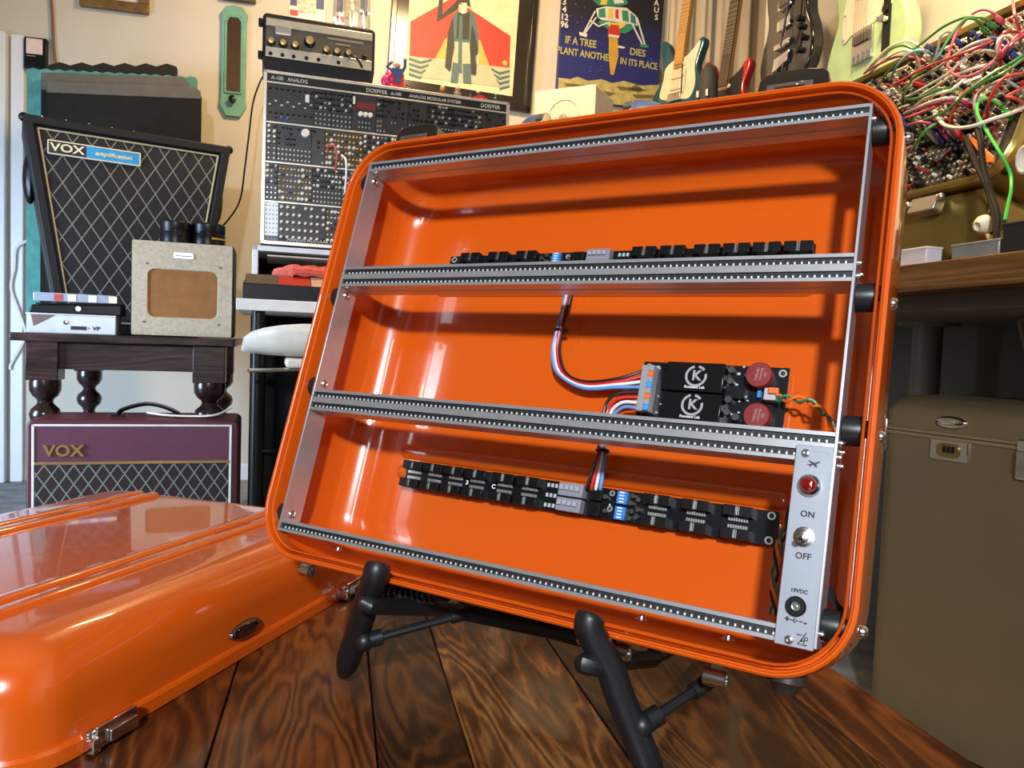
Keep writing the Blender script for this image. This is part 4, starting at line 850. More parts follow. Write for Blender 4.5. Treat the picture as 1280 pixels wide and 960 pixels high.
for (zb0, zt0), pl_ in zip(rows, plan):
    B(kx0 + .012, kx1 - .012, -.0025, .010, zt0 - .0045, zt0 + .001).build('row_rail', SILV, rk, .0006)
    x = kx0 + .0125; z0, z1m = zb0 + .001, zt0 - .005
    for wM, mi_, st_ in pl_:
        wM = min(wM, kx1 - .0125 - x); 
        if wM < .01: continue
        md = B(x + .0006, x + wM - .0006, 0, .013, z0, z1m).build('module', MODM[mi_], rk, .0004)
        A = {k: MB() for k in ('w', 'b', 'j', 'g', 'r', 'u', 'p')}
        n = max(2, int(wM / .0125)); H = z1m - z0
        def gx(k, n_=n): return x + wM * (k + .5) / n_
        if st_ == 'slider':
            for k in range(8):
                A['b'].box(gx(k, 8) - .0016, gx(k, 8) + .0016, -.0015, 0, z0 + H * .42, z0 + H * .78); knob(A['b'], gx(k, 8), z0 + H * .88, .005); knob(A['b'], gx(k, 8), z0 + H * .24, .0045)
                A['j'].box(gx(k, 8) - .004, gx(k, 8) + .004, -.006, 0, z0 + H * (.42 + .1 * (k % 2)), z0 + H * (.46 + .1 * (k % 2)))
            knob(A['r'], gx(1, 8), z0 + H * .13, .004); knob(A['u'], gx(2, 8), z0 + H * .12, .004); knob(A['u'], gx(3, 8), z0 + H * .11, .004); A['p'].box(gx(6, 8), gx(6, 8) + .013, -.008, 0, z0 + H * .6, z0 + H * .8)
        elif st_ == 'disp':
            A['r'].box(x + wM * .2, x + wM * .95, -.002, 0, z0 + H * .62, z0 + H * .80)
            for k in range(3): knob(A['p'], x + wM * (.35 + .2 * k), z0 + H * .47, .009, .010)
            for k in range(4):
                for j in range(2): knob(A['j'], x + wM * (.3 + .14 * k), z0 + H * (.12 + .13 * j), .0032, .004)
            A['p'].box(x + wM * .02, x + wM * .11, -.006, 0, z0 + H * .72, z0 + H * .92); knob(A['r'], x + wM * .06, z0 + H * .6, .005, .006)
        elif st_ in ('gold', 'goldw'):
            for k in range(n):
                for j in range(6):
                    q = rnd.random(); knob(A['w' if q < .18 else 'g' if q < (.75 if st_ == 'gold' else .55) else 'j' if q < .9 else 'b'], gx(k) + rnd.uniform(-.002, .002), z0 + H * (.1 + .155 * j), .0062 if q < .18 else .0045, .010 if q < .18 else .003)
        elif st_ == 'dots':
            for k in range(4):
                for j in range(8): knob(A['b'], gx(k, 4), z0 + H * (.08 + .12 * j), .002, .001)
        elif st_ == 'white':
            for k in range(8):
                for j in range(5):
                    if rnd.random() < .8: knob(A['w'], gx(k, 8), z0 + H * (.1 + .2 * j), .0056, .012)
            A['b'].box(x + wM * .2, x + wM * .45, -.002, 0, z0 + H * .3, z0 + H * .42)
        else:
            if st_ == 'bigk': knob(A['p'], x + wM * .82, z0 + H * .82, .015, .014)
            for k in range(n):
                for j in range(7):
                    q = rnd.random(); top = j > 2
                    if st_ == 'few' and q < .6: continue
                    if st_ == 'bigk' and top and (q < .5 or k > n * .65): continue
                    if top: knob(A[('w' if q > .6 and st_ == 'mixw' else 'b') if q > .25 else 'j'], gx(k), z0 + H * (.08 + .14 * j), rnd.choice((.004, .0052, .006)), .011)
                    else: knob(A['j'], gx(k), z0 + H * (.08 + .13 * j), .0034, .004)
            if rnd.random() < .5: knob(A['r'], gx(0), z0 + H * .55, .003, .003)
        for k_, m_, nm in (('w', KN_W, 'cream_knobs'), ('b', KN_B, 'black_knobs'), ('j', JK, 'jack_sockets'), ('g', JG, 'gold_sockets'), ('r', LEDR, 'red_lights'), ('u', LEDB, 'blue_lights'), ('p', BTN, 'white_buttons')):
            if A[k_].v: A[k_].build(nm, m_, md, 0, 40, kind='stuff')
        x += wM
for (p_, m_) in (([(411, 188), (410, 183), (416, 181), (420, 188), (421, 200), (419, 212)], mat('cable_coral', (.45, .10, .09), .4)), ([(428, 192), (432, 200), (433, 215), (432, 240)], W_WHITE)):
    tag(MB().tube(spline([(hit(KF, u, v, -.03)[0], -.004 if i in (0, len(p_) - 1) else -.03, hit(KF, u, v, -.03)[1]) for i, (u, v) in enumerate(p_)], 6), .004, 7).build('patch_cable', m_), 'coral patch cable plugged into the modular rack' if m_ is not W_WHITE else 'white patch cable plugged into the modular rack', 'cable', M=KF)
# ---- amplifier head on the rack
HF = KF @ Matrix.Translation((0, .03, kz1))
hdm = thing('amplifier_head', 'black amplifier head with silver control panel on top of the modular rack', 'amplifier', HF)
p = lambda u, v, y=0: hit(HF, u, v, y)
ha, hb = p(328, 50)[0], p(469, 60)[0]; hz1 = (p(330, 14)[1] + p(468, 36)[1]) / 2; hzp = (p(330, 70)[1] + p(466, 89)[1]) / 2
MB().prism([(ha + .008, 0), (hb - .008, 0), (hb, hzp), (hb, hz1 - .01), (hb - .01, hz1), (ha + .01, hz1), (ha, hz1 - .01), (ha, hzp)], .006, .22).build('cabinet', TOLEX, hdm, .005)
B(ha + .011, hb - .011, 0, .01, hzp, hz1 - .016).build('control_panel', mat('warm_grey_panel', (.115, .10, .075), .35, .4), hdm)
B(ha + .011, hb - .011, -.003, .006, hz1 - .045, hz1 - .020).build('silver_strip', mat('satin_silver', (.72, .66, .52), .3, .8), hdm, .001)
js = B(ha + .011, hb - .011, -.003, .006, hzp, hzp + .034).build('jack_strip', mat('satin_silver', (.72, .66, .52), .3, .8), hdm, .001)
for (u, v, r) in ((339, 53, .0125), (354, 55.5, .0125), (369, 58, .0125), (387, 53, .017), (407.5, 64, .0115), (421, 66, .0115), (435, 68, .0115)):
    x, z = p(u, v); kb = MB().lathe([(r * 1.15, 0), (r * 1.1, .008), (r * .9, .012), (r * .9, .022)], (x, 0, z), (0, -1, 0), 16).build('knob', BLACK, hdm); MB().lathe([(r * .88, 0), (r * .8, .004), (0, .005)], (x, -.021, z), (0, -1, 0), 16).build('knob_cap', mat('brass_cap', (.72, .52, .22), .3, .9), kb)
for (u, v) in ((338, 67), (353, 69), (367, 71), (383, 73), (398, 75), (423, 78.5)):
    x, z = p(u, v); MB().lathe([(.007, 0), (.006, .003), (0, .003)], (x, -.003, z), (0, -1, 0), 10).build('jack_socket', BLACK, js)
x, z = p(354, 39); B(x - .026, x + .026, -.006, 0, z - .012, z + .016).build('meter', mat('meter_glass', (.30, .30, .28), .15), hdm, .002); B(x - .024, x + .024, -.007, 0, z - .014, z - .010).build('meter_lip', BTN, hdm)
x, z = p(432, 53); MB().box(x - .062, x + .062, -.0012, .0002, z + .002, z + .009).box(x - .034, x + .018, -.0012, .0002, z - .013, z - .008).build('faint_print', mat('faint_print', (.24, .21, .16), .5), hdm)
x, z = p(455, 72); B(x - .008, x + .008, -.006, 0, z - .006, z + .006).build('rocker_switch', BLACK, hdm, .001)
for (u, v) in ((324, 25), (324, 66)): x, z = p(u, v); MB().cb((ha - .006, .02, z), (.016, .03, .022)).build('side_clip', BLACK, hdm, .003)
MB().tube(spline([p(435, 74)[:1] + (-.02,) + p(435, 74)[1:], p(437, 75)[:1] + (-.035,) + p(437, 75)[1:], p(444, 77)[:1] + (-.04,) + p(444, 77)[1:], p(452, 88)[:1] + (-.03,) + p(452, 88)[1:]], 6), .004, 7).build('plugged_cable', W_BLACK, hdm)

# ---- little figurines along the top of the rack
def fig(u, vb_, h_px, lab, parts, y=.022):
    M = KF @ Matrix.Translation((hit(KF, u, vb_, y)[0], y, kz1)); s = h_px * .00285
    o = thing('figurine', lab, 'figurine', M)
    for nm, c, fn in parts: fn(MB(), s).build(nm, mat('fig_%s' % str(c), c, .4), o, 0, 60)
PINK = (.62, .03, .16); SKIN = (.62, .33, .2); BLU = (.03, .07, .24); RED = (.55, .02, .02); YEL = (.7, .38, .05); GRN = (.02, .05, .025); GRY = (.2, .19, .18); BRNc = (.10, .05, .03); TAN = (.6, .42, .28)
fig(484, 104, 22, 'bright pink lumpy figurine beside the blue and red one', [('body', PINK, lambda m, s: m.sph((0, 0, s * .38), s * .36, 12, 8, (1, .9, 1.05)).sph((s * .1, 0, s * .75), s * .24, 10, 7)), ('feet', PINK, lambda m, s: m.sph((-s * .2, -s * .12, s * .1), s * .15).sph((s * .2, -s * .12, s * .1), s * .15)), ('trunk', PINK, lambda m, s: m.tube(spline([(s * .1, -s * .2, s * .75), (s * .05, -s * .4, s * .6), (0, -s * .36, s * .4)], 4), s * .09, 8))])
fig(496, 106, 40, 'figurine with raised arms in blue and red', [('legs', RED, lambda m, s: m.box(-s * .20, s * .20, -s * .1, s * .1, 0, s * .48)), ('torso', BLU, lambda m, s: m.box(-s * .17, s * .17, -s * .11, s * .11, s * .42, s * .62).box(-s * .11, s * .11, -s * .12, -s * .08, s * .18, s * .45)), ('head', SKIN, lambda m, s: m.sph((0, 0, s * .74), s * .11, 10, 7)), ('arm', BLU, lambda m, s: m.tube([(-s * .16, 0, s * .58), (-s * .32, 0, s * .66), (-s * .20, 0, s * .80)], s * .05, 8).tube([(s * .16, 0, s * .58), (s * .24, 0, s * .72), (s * .24, 0, s * .95)], s * .05, 8)), ('hand', SKIN, lambda m, s: m.sph((-s * .18, 0, s * .82), s * .05, 8, 5).sph((s * .24, 0, s * .97), s * .05, 8, 5))])
def blob(c1, c2): return [('body', c1, lambda m, s: m.sph((0, 0, s * .33), s * .34, 10, 7, (1.1, .9, 1)).box(-s * .25, s * .25, -s * .2, s * .2, 0, s * .15)), ('head', c2, lambda m, s: m.sph((0, -s * .05, s * .72), s * .26, 10, 7))]
fig(510, 108, 9, 'tiny figurine with olive cap and grey face', blob(GRY, (.12, .11, .04)))
fig(553, 114, 13, 'small figurine with a yellow head and dark body', blob(BRNc, YEL))
fig(572, 115, 14, 'small grey round figurine with a pink head', blob(GRY, (.5, .2, .12)))
fig(597, 119, 13, 'small figurine with a black block body and tan head', [('body', (.02, .02, .02), lambda m, s: m.box(-s * .75, s * .75, -s * .3, s * .3, s * .1, s * .62)), ('head', TAN, lambda m, s: m.sph((s * .05, 0, s * .8), s * .22, 8, 6))])
fig(600, 121, 6, 'small flat red toy car', [('body', RED, lambda m, s: m.box(-s * 1.4, s * 1.4, -s * .5, s * .5, s * .15, s * .6).box(-s * .7, s * .7, -s * .45, s * .45, s * .55, s * .95)), ('wheel', BRNc, lambda m, s: m.cyl((-s * .9, -s * .55, s * .2), (-s * .9, s * .55, s * .2), s * .22).cyl((s * .9, -s * .55, s * .2), (s * .9, s * .55, s * .2), s * .22))], y=.014)
fig(620, 123, 12, 'small dark green dome figurine', blob(GRN, GRN))

# ---- white frame box, keyboard desk and synthesizer under the rack
p = lambda u, v, y=0: hit(KF, u, v, y)
wx0 = p(315, 320)[0]; wx1 = .80; wz1 = kz0 - .006; wz0 = .944
WF = thing('open_cabinet', 'white framed open cabinet under the modular rack', 'cabinet', KF)
WHT = mat('white_lacquer', (.74, .76, .78), .4)
for a, b, c, d in ((wx0, wx1, wz1 - .018, wz1), (wx0, wx0 + .020, wz0, wz1), (wx1 - .02, wx1, wz0, wz1), (wx0, wx1, wz0, wz0 + .008)): B(a, b, 0, .30, c, d).build('panel', WHT, WF, .002)
B(wx0 + .018, wx1 - .018, .29, .30, wz0, wz1 - .018).build('dark_backing', MATTE, WF); B(wx0 + .05, wx1 - .03, .0, .28, wz1 - .035, wz1 - .030).build('inner_shelf', mat('pale_shelf', (.6, .5, .42), .5), WF)
B(wx0 + .10, wx0 + .26, .03, .12, wz0 + .008, wz0 + .022).build('paper_stack', mat('blue_paper', (.4, .45, .55), .6), WF)
DFM = KF @ Matrix.Translation((0, -.32, 0)); p = lambda u, v, y=0: hit(DFM, u, v, y)
dx0 = p(295, 380)[0]; dz1 = (p(300, 373)[1] + p(395, 377)[1]) / 2; dz0 = (p(300, 387)[1] + p(395, 391.5)[1]) / 2
dk = thing('keyboard_desk', 'white topped desk with black legs under the modular rack', 'desk', DFM)
B(dx0, .85, 0, .66, dz0, dz1).build('desk_top', WHT, dk, .003)
for lxx in (dx0 + .065, .78):
    for ly in (.05, .60): MB().tube([(lxx, ly, 0), (lxx, ly, dz0 + .002)], .020, 12).build('leg', BLACK, dk)
MB().tube([(dx0 + .065, .05, .15), (dx0 + .065, .60, .15)], .012, 8).build('stretcher', BLACK, dk); MB().tube([(dx0 + .065, .60, .30), (.78, .60, .30)], .012, 8).build('stretcher', BLACK, dk)
B(dx0 + .03, .82, .615, .625, .06, dz0 + .001).build('dark_backing', MATTE, dk)  # added backing: hides the lit wall and darkens the space under the desk
# small blocks that carry the cabinet and rack above the desk
for k, xx in enumerate((wx0 + .06, .70)): B(xx, xx + .05, .36, .60, dz1, wz0).build('riser', MATTE, dk)
ky0 = p(303, 360)[0]; kzz1 = (p(305, 353)[1] + p(390, 358)[1]) / 2; kzs = (p(306, 338)[1] + p(390, 344)[1]) / 2
kb = thing('keyboard_synth', 'black keyboard synthesizer with sloping brown and red panel on the white desk', 'synthesizer', DFM @ Matrix.Translation((0, 0, dz1)))
ke = .80; h1 = kzz1 - dz1; h2 = kzs - dz1
MB().add([(ky0, .02, 0), (ke, .02, 0), (ke, .02, h1), (ky0, .02, h1), (ky0 + .012, .10, h2), (ke - .012, .10, h2), (ke - .012, .30, h2), (ky0 + .012, .30, h2), (ke, .30, 0), (ky0, .30, 0)], [(0, 1, 2, 3), (3, 2, 5, 4), (4, 5, 6, 7), (7, 6, 8, 9), (9, 8, 1, 0), (0, 3, 4, 7, 9), (1, 8, 6, 5, 2)]).build('body', mat('synth_black', (.006, .007, .010), .4, 0, 0, .1, 30, 0, 200, .2), kb, .002)
def slope_patch(u0, u1, m, nm):
    a, b = p(u0, 347)[0], p(u1, 347)[0]; e = .0012
    MB().add([(a, .021 - e, h1 + .001), (b, .021 - e, h1 + .001), (b, .099 - e, h2 - .0005), (a, .099 - e, h2 - .0005), (a, .021 + .003, h1 - .003), (b, .024, h1 - .003), (b, .102, h2 - .005), (a, .102, h2 - .005)], [(0, 1, 2, 3), (7, 6, 5, 4), (0, 4, 5, 1), (1, 5, 6, 2), (2, 6, 7, 3), (3, 7, 4, 0)]).build(nm, m, kb)
slope_patch(306, 348, mat('brown_panel', (.085, .055, .04), .5), 'panel_section'); slope_patch(348.5, 389, mat('red_panel', (.42, .02, .01), .45), 'panel_section'); slope_patch(390, 420, mat('tan_panel', (.5, .36, .26), .5), 'panel_section')
# folded coral cloth
cl = thing('folded_cloth', 'coral folded cloth lying on the keyboard synthesizer', 'cloth', DFM @ Matrix.Translation((0, 0, dz1 + h2)))
ca, cbx = p(366, 335)[0], p(420, 335)[0]; n = 22
def fold(z0, y0, y1, amp_): return [[(ca + (cbx - ca) * i / n - .01 * j, y0 + (y1 - y0) * j / 6, z0 + amp_ * (1 + math.sin(i * .7 + j * .8)) * .5 - (.01 if i == 0 else 0)) for i in range(n + 1)] for j in range(7)]
g = fold(.030, .09, .25, .008); gb = fold(.0, .09, .25, .004); mb = MB(); 
vt = [q for r_ in g for q in r_]; vb2 = [q for r_ in gb for q in r_]; N_ = n + 1
mb.add(vt + vb2, [(j * N_ + i, j * N_ + i + 1, (j + 1) * N_ + i + 1, (j + 1) * N_ + i) for j in range(6) for i in range(n)] + [(len(vt) + j * N_ + i, len(vt) + (j + 1) * N_ + i, len(vt) + (j + 1) * N_ + i + 1, len(vt) + j * N_ + i + 1) for j in range(6) for i in range(n)] + [(i, len(vt) + i, len(vt) + i + 1, i + 1) for i in range(n)] + [(j * N_, (j + 1) * N_, len(vt) + (j + 1) * N_, len(vt) + j * N_) for j in range(6)])
mb.build('cloth', mat('coral_cloth', (.75, .14, .09), .8, 0, 0, .1, 40, .2, 300), cl, 0, 60)
for k in range(2):
    MB().tube(spline([(ca + .01, .088, .012 + .010 * k), (ca + .06, .085, .014 + .009 * k), (ca + .14, .087, .008 + .010 * k), (cbx - .01, .088, .012 + .009 * k)], 5), .006, 6).build('fold_edge', mat('coral_cloth', (.7, .12, .08), .8), cl)

# ---- white moulded chair in front of the desk
CF = frame((at_depth(360, 430, 2.2).x, 2.2, 0), R(17.7)); p = lambda u, v, y=0: hit(CF, u, v, y)
chr_ = thing('moulded_chair', 'white moulded shell chair in front of the keyboard desk', 'chair', CF)
cxl = p(298, 440)[0]; zt_ = p(350, 403)[1]; zs_ = p(330, 446)[1]; cw = .23; ccx = cxl + cw
rings = []
for k in range(9):
    t = k / 8; a0 = math.pi * 1.0; ring = []
    for i in range(25):
        th = math.pi * 2 * i / 24
        rr = .55 + .45 * math.sin(t * math.pi / 2)
        backness = .5 - .5 * math.cos(th - math.pi / 2 - math.pi)      # 1 towards the camera side
        zz = zs_ + (zt_ - zs_) * (t ** 2.2) * (.15 + .85 * max(0, -math.sin(th)) ** .6)
        ring.append((ccx + cw * rr * math.cos(th), .22 + .20 * rr * math.sin(th), zz))
    rings.append(ring[:-1])
sh = MB().loft(rings, True, False).build('seat_shell', mat('white_shell_plastic', (.78, .73, .62), .35), chr_, 0, 70)
sm = sh.modifiers.new('solid', 'SOLIDIFY'); sm.thickness = .012; sm.offset = -1
B(ccx - .10, ccx + .10, .12, .30, zs_ - .035, zs_ - .005).build('seat_mount', mat('white_shell_plastic', (.78, .73, .62), .35), chr_, .01)
MB().tube([p(310, 464) [:1] + (.05,) + p(310, 464)[1:], (ccx, .2, zs_ - .04)], .006, 8).build('height_lever', CHROME, chr_)
MB().tube([(ccx, .21, .06), (ccx, .21, zs_ - .02)], .025, 14).build('gas_column', BLACK, chr_)
for k in range(5):
    a_ = R(90 + 72 * k); e = (ccx + .26 * math.cos(a_), .21 + .26 * math.sin(a_), .045); MB().tube([(ccx, .21, .085), e], [.018, .012], 8).build('base_leg', BLACK, chr_); MB().sph((e[0], e[1], .024), .024, 10, 6).build('caster', BLACK, chr_)

# ================================================================== back wall, right half
# ---- framed poster
PM = RF @ Matrix.Translation((wpt(577, 60)[0], WB - .004, wpt(577, 60)[1])) @ Matrix.Rotation(R(2.2), 4, 'Y')
po = thing('framed_poster', 'framed red and cream poster of a person in a long coat with raised arm', 'poster', PM)
q = lambda u, v, y=-.02: hit(PM, u, v, y)
fx0, fx1 = q(486, 60)[0], q(668, 60)[0]; fz0 = q(577, 128)[1]; fz1 = fz0 + 1.05
px0_, px1_ = q(508, 60)[0], q(645, 60)[0]; pz0 = q(577, 110)[1]
FRB = mat('gloss_black_frame', (.02, .016, .012), .2)
for a, b, c, d in ((fx0, fx1, fz0, fz0 + .03), (fx0, fx1, fz1 - .03, fz1), (fx0, fx0 + .03, fz0, fz1), (fx1 - .03, fx1, fz0, fz1)): B(a, b, -.035, 0, c, d).build('frame_bar', FRB, po, .004)
B(fx0 + .025, fx1 - .025, -.012, -.002, fz0 + .025, fz1 - .025).build('black_mount', mat('mount_black', (.025, .02, .016), .15), po)
B(px0_, px1_, -.0145, -.010, pz0, fz1 - .09).build('paper', mat('cream_paper', (.68, .57, .36), .6), po)
PY = -.0150
def pr(pts, m, k=0, nm='printed_shape', rel=None): MB().prism([q(u, v, PY) for u, v in pts], PY - .0006 * (k + 1), PY + .0004).build(nm, m, po, 0, 0)
PRED = mat('poster_red', (.62, .035, .02), .55); PTEAL = mat('poster_teal', (.055, .115, .115), .55); PDK = mat('poster_dark', (.018, .02, .02), .55); PPALE = mat('poster_sage', (.40, .41, .27), .55); PYEL = mat('poster_ochre', (.60, .36, .06), .55); PSK = mat('poster_skin', (.62, .55, .38), .55)
pr([(513, 27), (566, -3), (638, 45), (637, 85), (512, 70)], PRED)
pr([(512, 70), (638, 85), (637, 110), (511, 96)], PPALE)
pr([(557, 48), (544, 73), (540, 74), (600, 80), (612, 83), (600, 50)], PYEL, 1)
pr([(544, 73), (612, 82), (625, 109), (531, 97)], PPALE, 2)
for s, (u0, u1, v0) in ((1, (511, 541, 70)), (-1, (612, 637, 83))):
    for k in range(4):
        va = v0 + 2 + k * 6.4
        w = u1 - u0
        if s > 0: pr([(u0, va), (u0 + w * .5, va + 5), (u0 + w * (.95 - .12 * k), va + 1.5), (u0 + w * (.95 - .13 * k), va + 4.2), (u0 + w * .5, va + 8), (u0, va + 3)], PTEAL, 3)
        else: pr([(u0 + w * (.05 + .13 * k), va), (u0 + w * .5, va + 5.5), (u1, va + 2.5), (u1, va + 5.2), (u0 + w * .5, va + 8.6), (u0 + w * (.1 + .13 * k), va + 3)], PTEAL, 3)
pr([(574, 10), (546, 28), (546, 24), (549, -4), (554, -4), (553, 18), (570, 2), (573, 5)], PDK, 3)          # raised sleeve
pr([(567, 16), (592, 15), (598, 40), (598, 62), (594, 95), (560, 88), (556, 84), (558, 60), (563, 40)], PTEAL, 4)   # coat
pr([(567, 52), (563, 103), (572, 104), (576, 76), (579, 104), (589, 105), (587, 54)], PPALE, 5)              # trousers
pr([(566, 78), (563, 103), (572, 104), (575, 80)], PTEAL, 6); pr([(578, 80), (579, 104), (589, 105), (588, 80)], PTEAL, 6)
pr([(572, 16), (582, 18), (587, 14), (586, 50), (570, 48)], PDK, 6); pr([(560, 40), (566, 20), (568, 60), (562, 90), (556, 84)], PDK, 6); pr([(593, 40), (597, 60), (595, 94), (589, 92), (587, 58), (590, 30)], PDK, 6); pr([(574, 20), (578, 20), (577, 92), (572, 90)], PTEAL, 7)
pr([(594, 70), (598, 68), (598, 80), (594, 82)], PSK, 6)
pr([(573, 6), (584, 7), (583, 16), (578, 18), (573, 14)], PSK, 7); pr([(570, 8), (571, -4), (586, -4), (588, 9), (584, 7), (583, 3), (574, 3), (573, 10)], PDK, 8)
cx_, cz_ = q(631, 79, PY); MB().prism([(cx_ + .014 * math.cos(R(a)), cz_ + .014 * math.sin(R(a))) for a in range(0, 360, 30)], PY - .003, PY).build('printed_seal', PYEL, po, 0, 0)

# ---- painting of a lander with a slogan
LM = RF @ Matrix.Translation((wpt(763, 60)[0], WB - .004, wpt(763, 60)[1])) @ Matrix.Rotation(R(1.5), 4, 'Y')
pa = thing('painting', 'unframed blue painting of a lander over yellow ground with a painted slogan', 'painting', LM)
q2 = lambda u, v, y=-.03: hit(LM, u, v, y)
ax0_, ax1_ = q2(699, 60)[0], q2(826, 60)[0]; lz0 = q2(763, 130)[1]; lz1 = q2(763, -62)[1]
def night():
    m = mat('painted_night_sky', (.012, .016, .10), .5, 0, 0, .5, 9); nt, N, L, b = nodes_of(m)
    tc = N.new('ShaderNodeTexCoord'); sp = N.new('ShaderNodeSeparateXYZ'); L.new(tc.outputs['Object'], sp.inputs[0])
    no = N.new('ShaderNodeTexNoise'); no.inputs['Scale'].default_value = 12; L.new(tc.outputs['Object'], no.inputs[0])
    ad = N.new('ShaderNodeMath'); ad.operation = 'MULTIPLY_ADD'; ad.inputs[1].default_value = .12; L.new(no.outputs[0], ad.inputs[0]); L.new(sp.outputs[2], ad.inputs[2])
    rp = N.new('ShaderNodeValToRGB'); e = rp.color_ramp.elements; e[0].position = .02; e[0].color = (.016, .022, .15, 1); e[1].position = .24; e[1].color = (.012, .012, .018, 1)
    L.new(ad.outputs[0], rp.inputs[0]); L.new(rp.outputs[0], b.inputs['Base Color']); return m
B(ax0_, ax1_, -.03, 0, lz0, lz1).build('canvas', night(), pa, .002)
def pt2(pts, c, k=0, nm='painted_shape'): MB().prism([q2(u, v, -.03) for u, v in pts], -.0302 - .0006 * (k + 1), -.029).build(nm, c, pa, 0, 0)
OCH = mat('paint_straw', (.42, .36, .13), .6, 0, 0, .25, 30); OCD = mat('paint_olive', (.14, .115, .04), .6); PWH = mat('paint_white', (.62, .62, .56), .6); PGR = mat('paint_jade', (.03, .22, .13), .6); PYL = mat('paint_yellow', (.62, .48, .06), .6); PRD = mat('paint_red', (.48, .03, .02), .6); PBL = mat('paint_teal', (.03, .16, .20), .6); POR = mat('paint_ochre', (.50, .30, .04), .6)
pt2([(698, 97), (712, 99), (722, 96), (735, 101), (752, 99), (765, 104), (780, 101), (800, 107), (826, 106), (825, 135), (697, 125)], OCH)
for pts in ([(705, 104), (730, 106), (735, 109), (708, 108)], [(770, 108), (800, 110), (810, 114), (775, 113)], [(745, 112), (770, 117), (760, 121), (742, 117)], [(790, 118), (822, 119), (822, 123), (795, 123)], [(785, 112), (795, 105), (805, 113), (798, 116)]): pt2(pts, OCD, 1)
pt2([(761, 45), (772, 47), (773, 70), (767, 94), (763, 93), (761, 70)], POR, 1)
pt2([(747, 28), (752, 25), (790, 27), (796, 33), (782, 42), (765, 40)], PGR, 2); pt2([(755, 28), (785, 29), (776, 36), (764, 35)], PYL, 3)
pt2([(745, 11), (757, 8), (783, 10), (795, 20), (797, 32), (786, 30), (752, 25), (747, 22)], PWH, 3)
pt2([(748, 12), (756, 10), (757, 22), (748, 22)], PGR, 4); pt2([(760, 11), (766, 11), (766, 23), (760, 23)], PYL, 4); pt2([(769, 12), (773, 12), (773, 24), (769, 23)], PRD, 4); pt2([(777, 13), (785, 14), (786, 28), (778, 26)], PGR, 4); pt2([(788, 16), (794, 21), (795, 31), (788, 28)], PBL, 4)
pt2([(741, 0), (748, -8), (780, -8), (785, 5), (776, 8), (748, 7)], PGR, 3); pt2([(752, -2), (760, -2), (758, 6), (750, 6)], PYL, 4); pt2([(766, -4), (776, -4), (780, 4), (768, 5)], PWH, 4)
for a, b in (((744, 14), (729, 42)), ((745, 22), (731, 42)), ((738, 26), (748, 33)), ((796, 22), (806, 56)), ((790, 30), (803, 56)), ((762, 28), (748, 33))):
    dx, dy = b[0] - a[0], b[1] - a[1]; l_ = math.hypot(dx, dy); nx, ny = -dy / l_ * .9, dx / l_ * .9
    pt2([(a[0] + nx, a[1] + ny), (b[0] + nx, b[1] + ny), (b[0] - nx, b[1] - ny), (a[0] - nx, a[1] - ny)], PWH, 4)
pt2([(724, 40), (734, 43), (733, 47), (724, 44)], PWH, 4); pt2([(800, 55), (811, 57), (810, 60), (800, 59)], PGR, 4); pt2([(772, 57), (781, 59), (780, 61), (773, 60)], PWH, 4)
pt2([(763, 31), (773, 32), (775, 44), (773, 48), (760, 45), (760, 38)], PRD, 5); pt2([(761, 43), (774, 45), (773, 48), (760, 46)], PWH, 6)
rn = random.Random(4)
st_ = MB()
for k in range(60):
    u = rn.uniform(702, 824); v = rn.uniform(0, 92)
    if 735 < u < 800 and v < 48 or 758 < u < 776: continue
    x, z = q2(u, v); w = rn.uniform(.0015, .003); st_.prism([(x - w, z), (x, z - w * 1.6), (x + w, z), (x, z + w * 1.6)], -.0306, -.029)
st_.build('painted_stars', mat('paint_star_blue', (.16, .20, .34), .6), pa, 0, 0, kind='stuff')
for s_, u, v, sz in (('IF A TREE', 726, 53, .056), ('PLANT ANOTHER', 731, 68, .052), ('DIES', 797, 66, .054), ('IN ITS PLACE', 798.5, 80, .050)):
    x, z = q2(u, v); text('painted_lettering', s_, sz, mat('paint_lemon', (.42, .40, .10), .6), pa, face_M(x, -.0306, z), sx=.78 if len(s_) > 6 else .9, bold=.0010)
for i, s_ in enumerate(('3', '4', '12', '96')): x, z = q2(705.5, 2.5 + i * 9.5); text('painted_lettering', s_, .046, PWH, pa, face_M(x, -.0306, z), bold=.001)
for i, s_ in enumerate(('A', 'U', 'S')): x, z = q2(820.5, 4 + i * 9); text('painted_lettering', s_, .042, PWH, pa, face_M(x, -.0306, z), bold=.001)

# ---- tall cabinet behind the orange case that carries the loudspeaker and the standing guitars
SF = frame((at_depth(730, 130, 3.45).x, 3.45, 0), R(0)); q3 = lambda u, v, y=0: hit(SF, u, v, y)
sx0, sx1 = q3(667, 130)[0], q3(744, 130)[0]; sz1 = (q3(667, 112)[1] + q3(744, 103)[1]) / 2; sz0 = sz1 - .25
sf = thing('tall_cabinet', 'tall pale wooden cabinet mostly hidden behind the orange case', 'cabinet', SF)
PW_ = mat('pale_wood', (.42, .30, .18), .5); cxr = 1.12 - SF.translation.x
B(sx0 - .06, cxr, -.02, .62, sz0 - .03, sz0).build('cabinet_top', PW_, sf, .003)
for xx in (sx0 - .05, .28, cxr - .05): B(xx, xx + .03, 0, .60, 0, sz0 - .03).build('side_panel', PW_, sf, .002)
for zz in (.05, .6, 1.15): B(sx0 - .05, cxr - .02, .01, .60, zz, zz + .025).build('shelf', PW_, sf, .002)
SPF = SF @ Matrix.Translation(((sx0 + sx1) / 2, .02, sz0)) @ Matrix.Rotation(R(-26), 4, 'Z')
sp = thing('loudspeaker', 'white cube loudspeaker with a round front below the lander painting', 'loudspeaker', SPF)
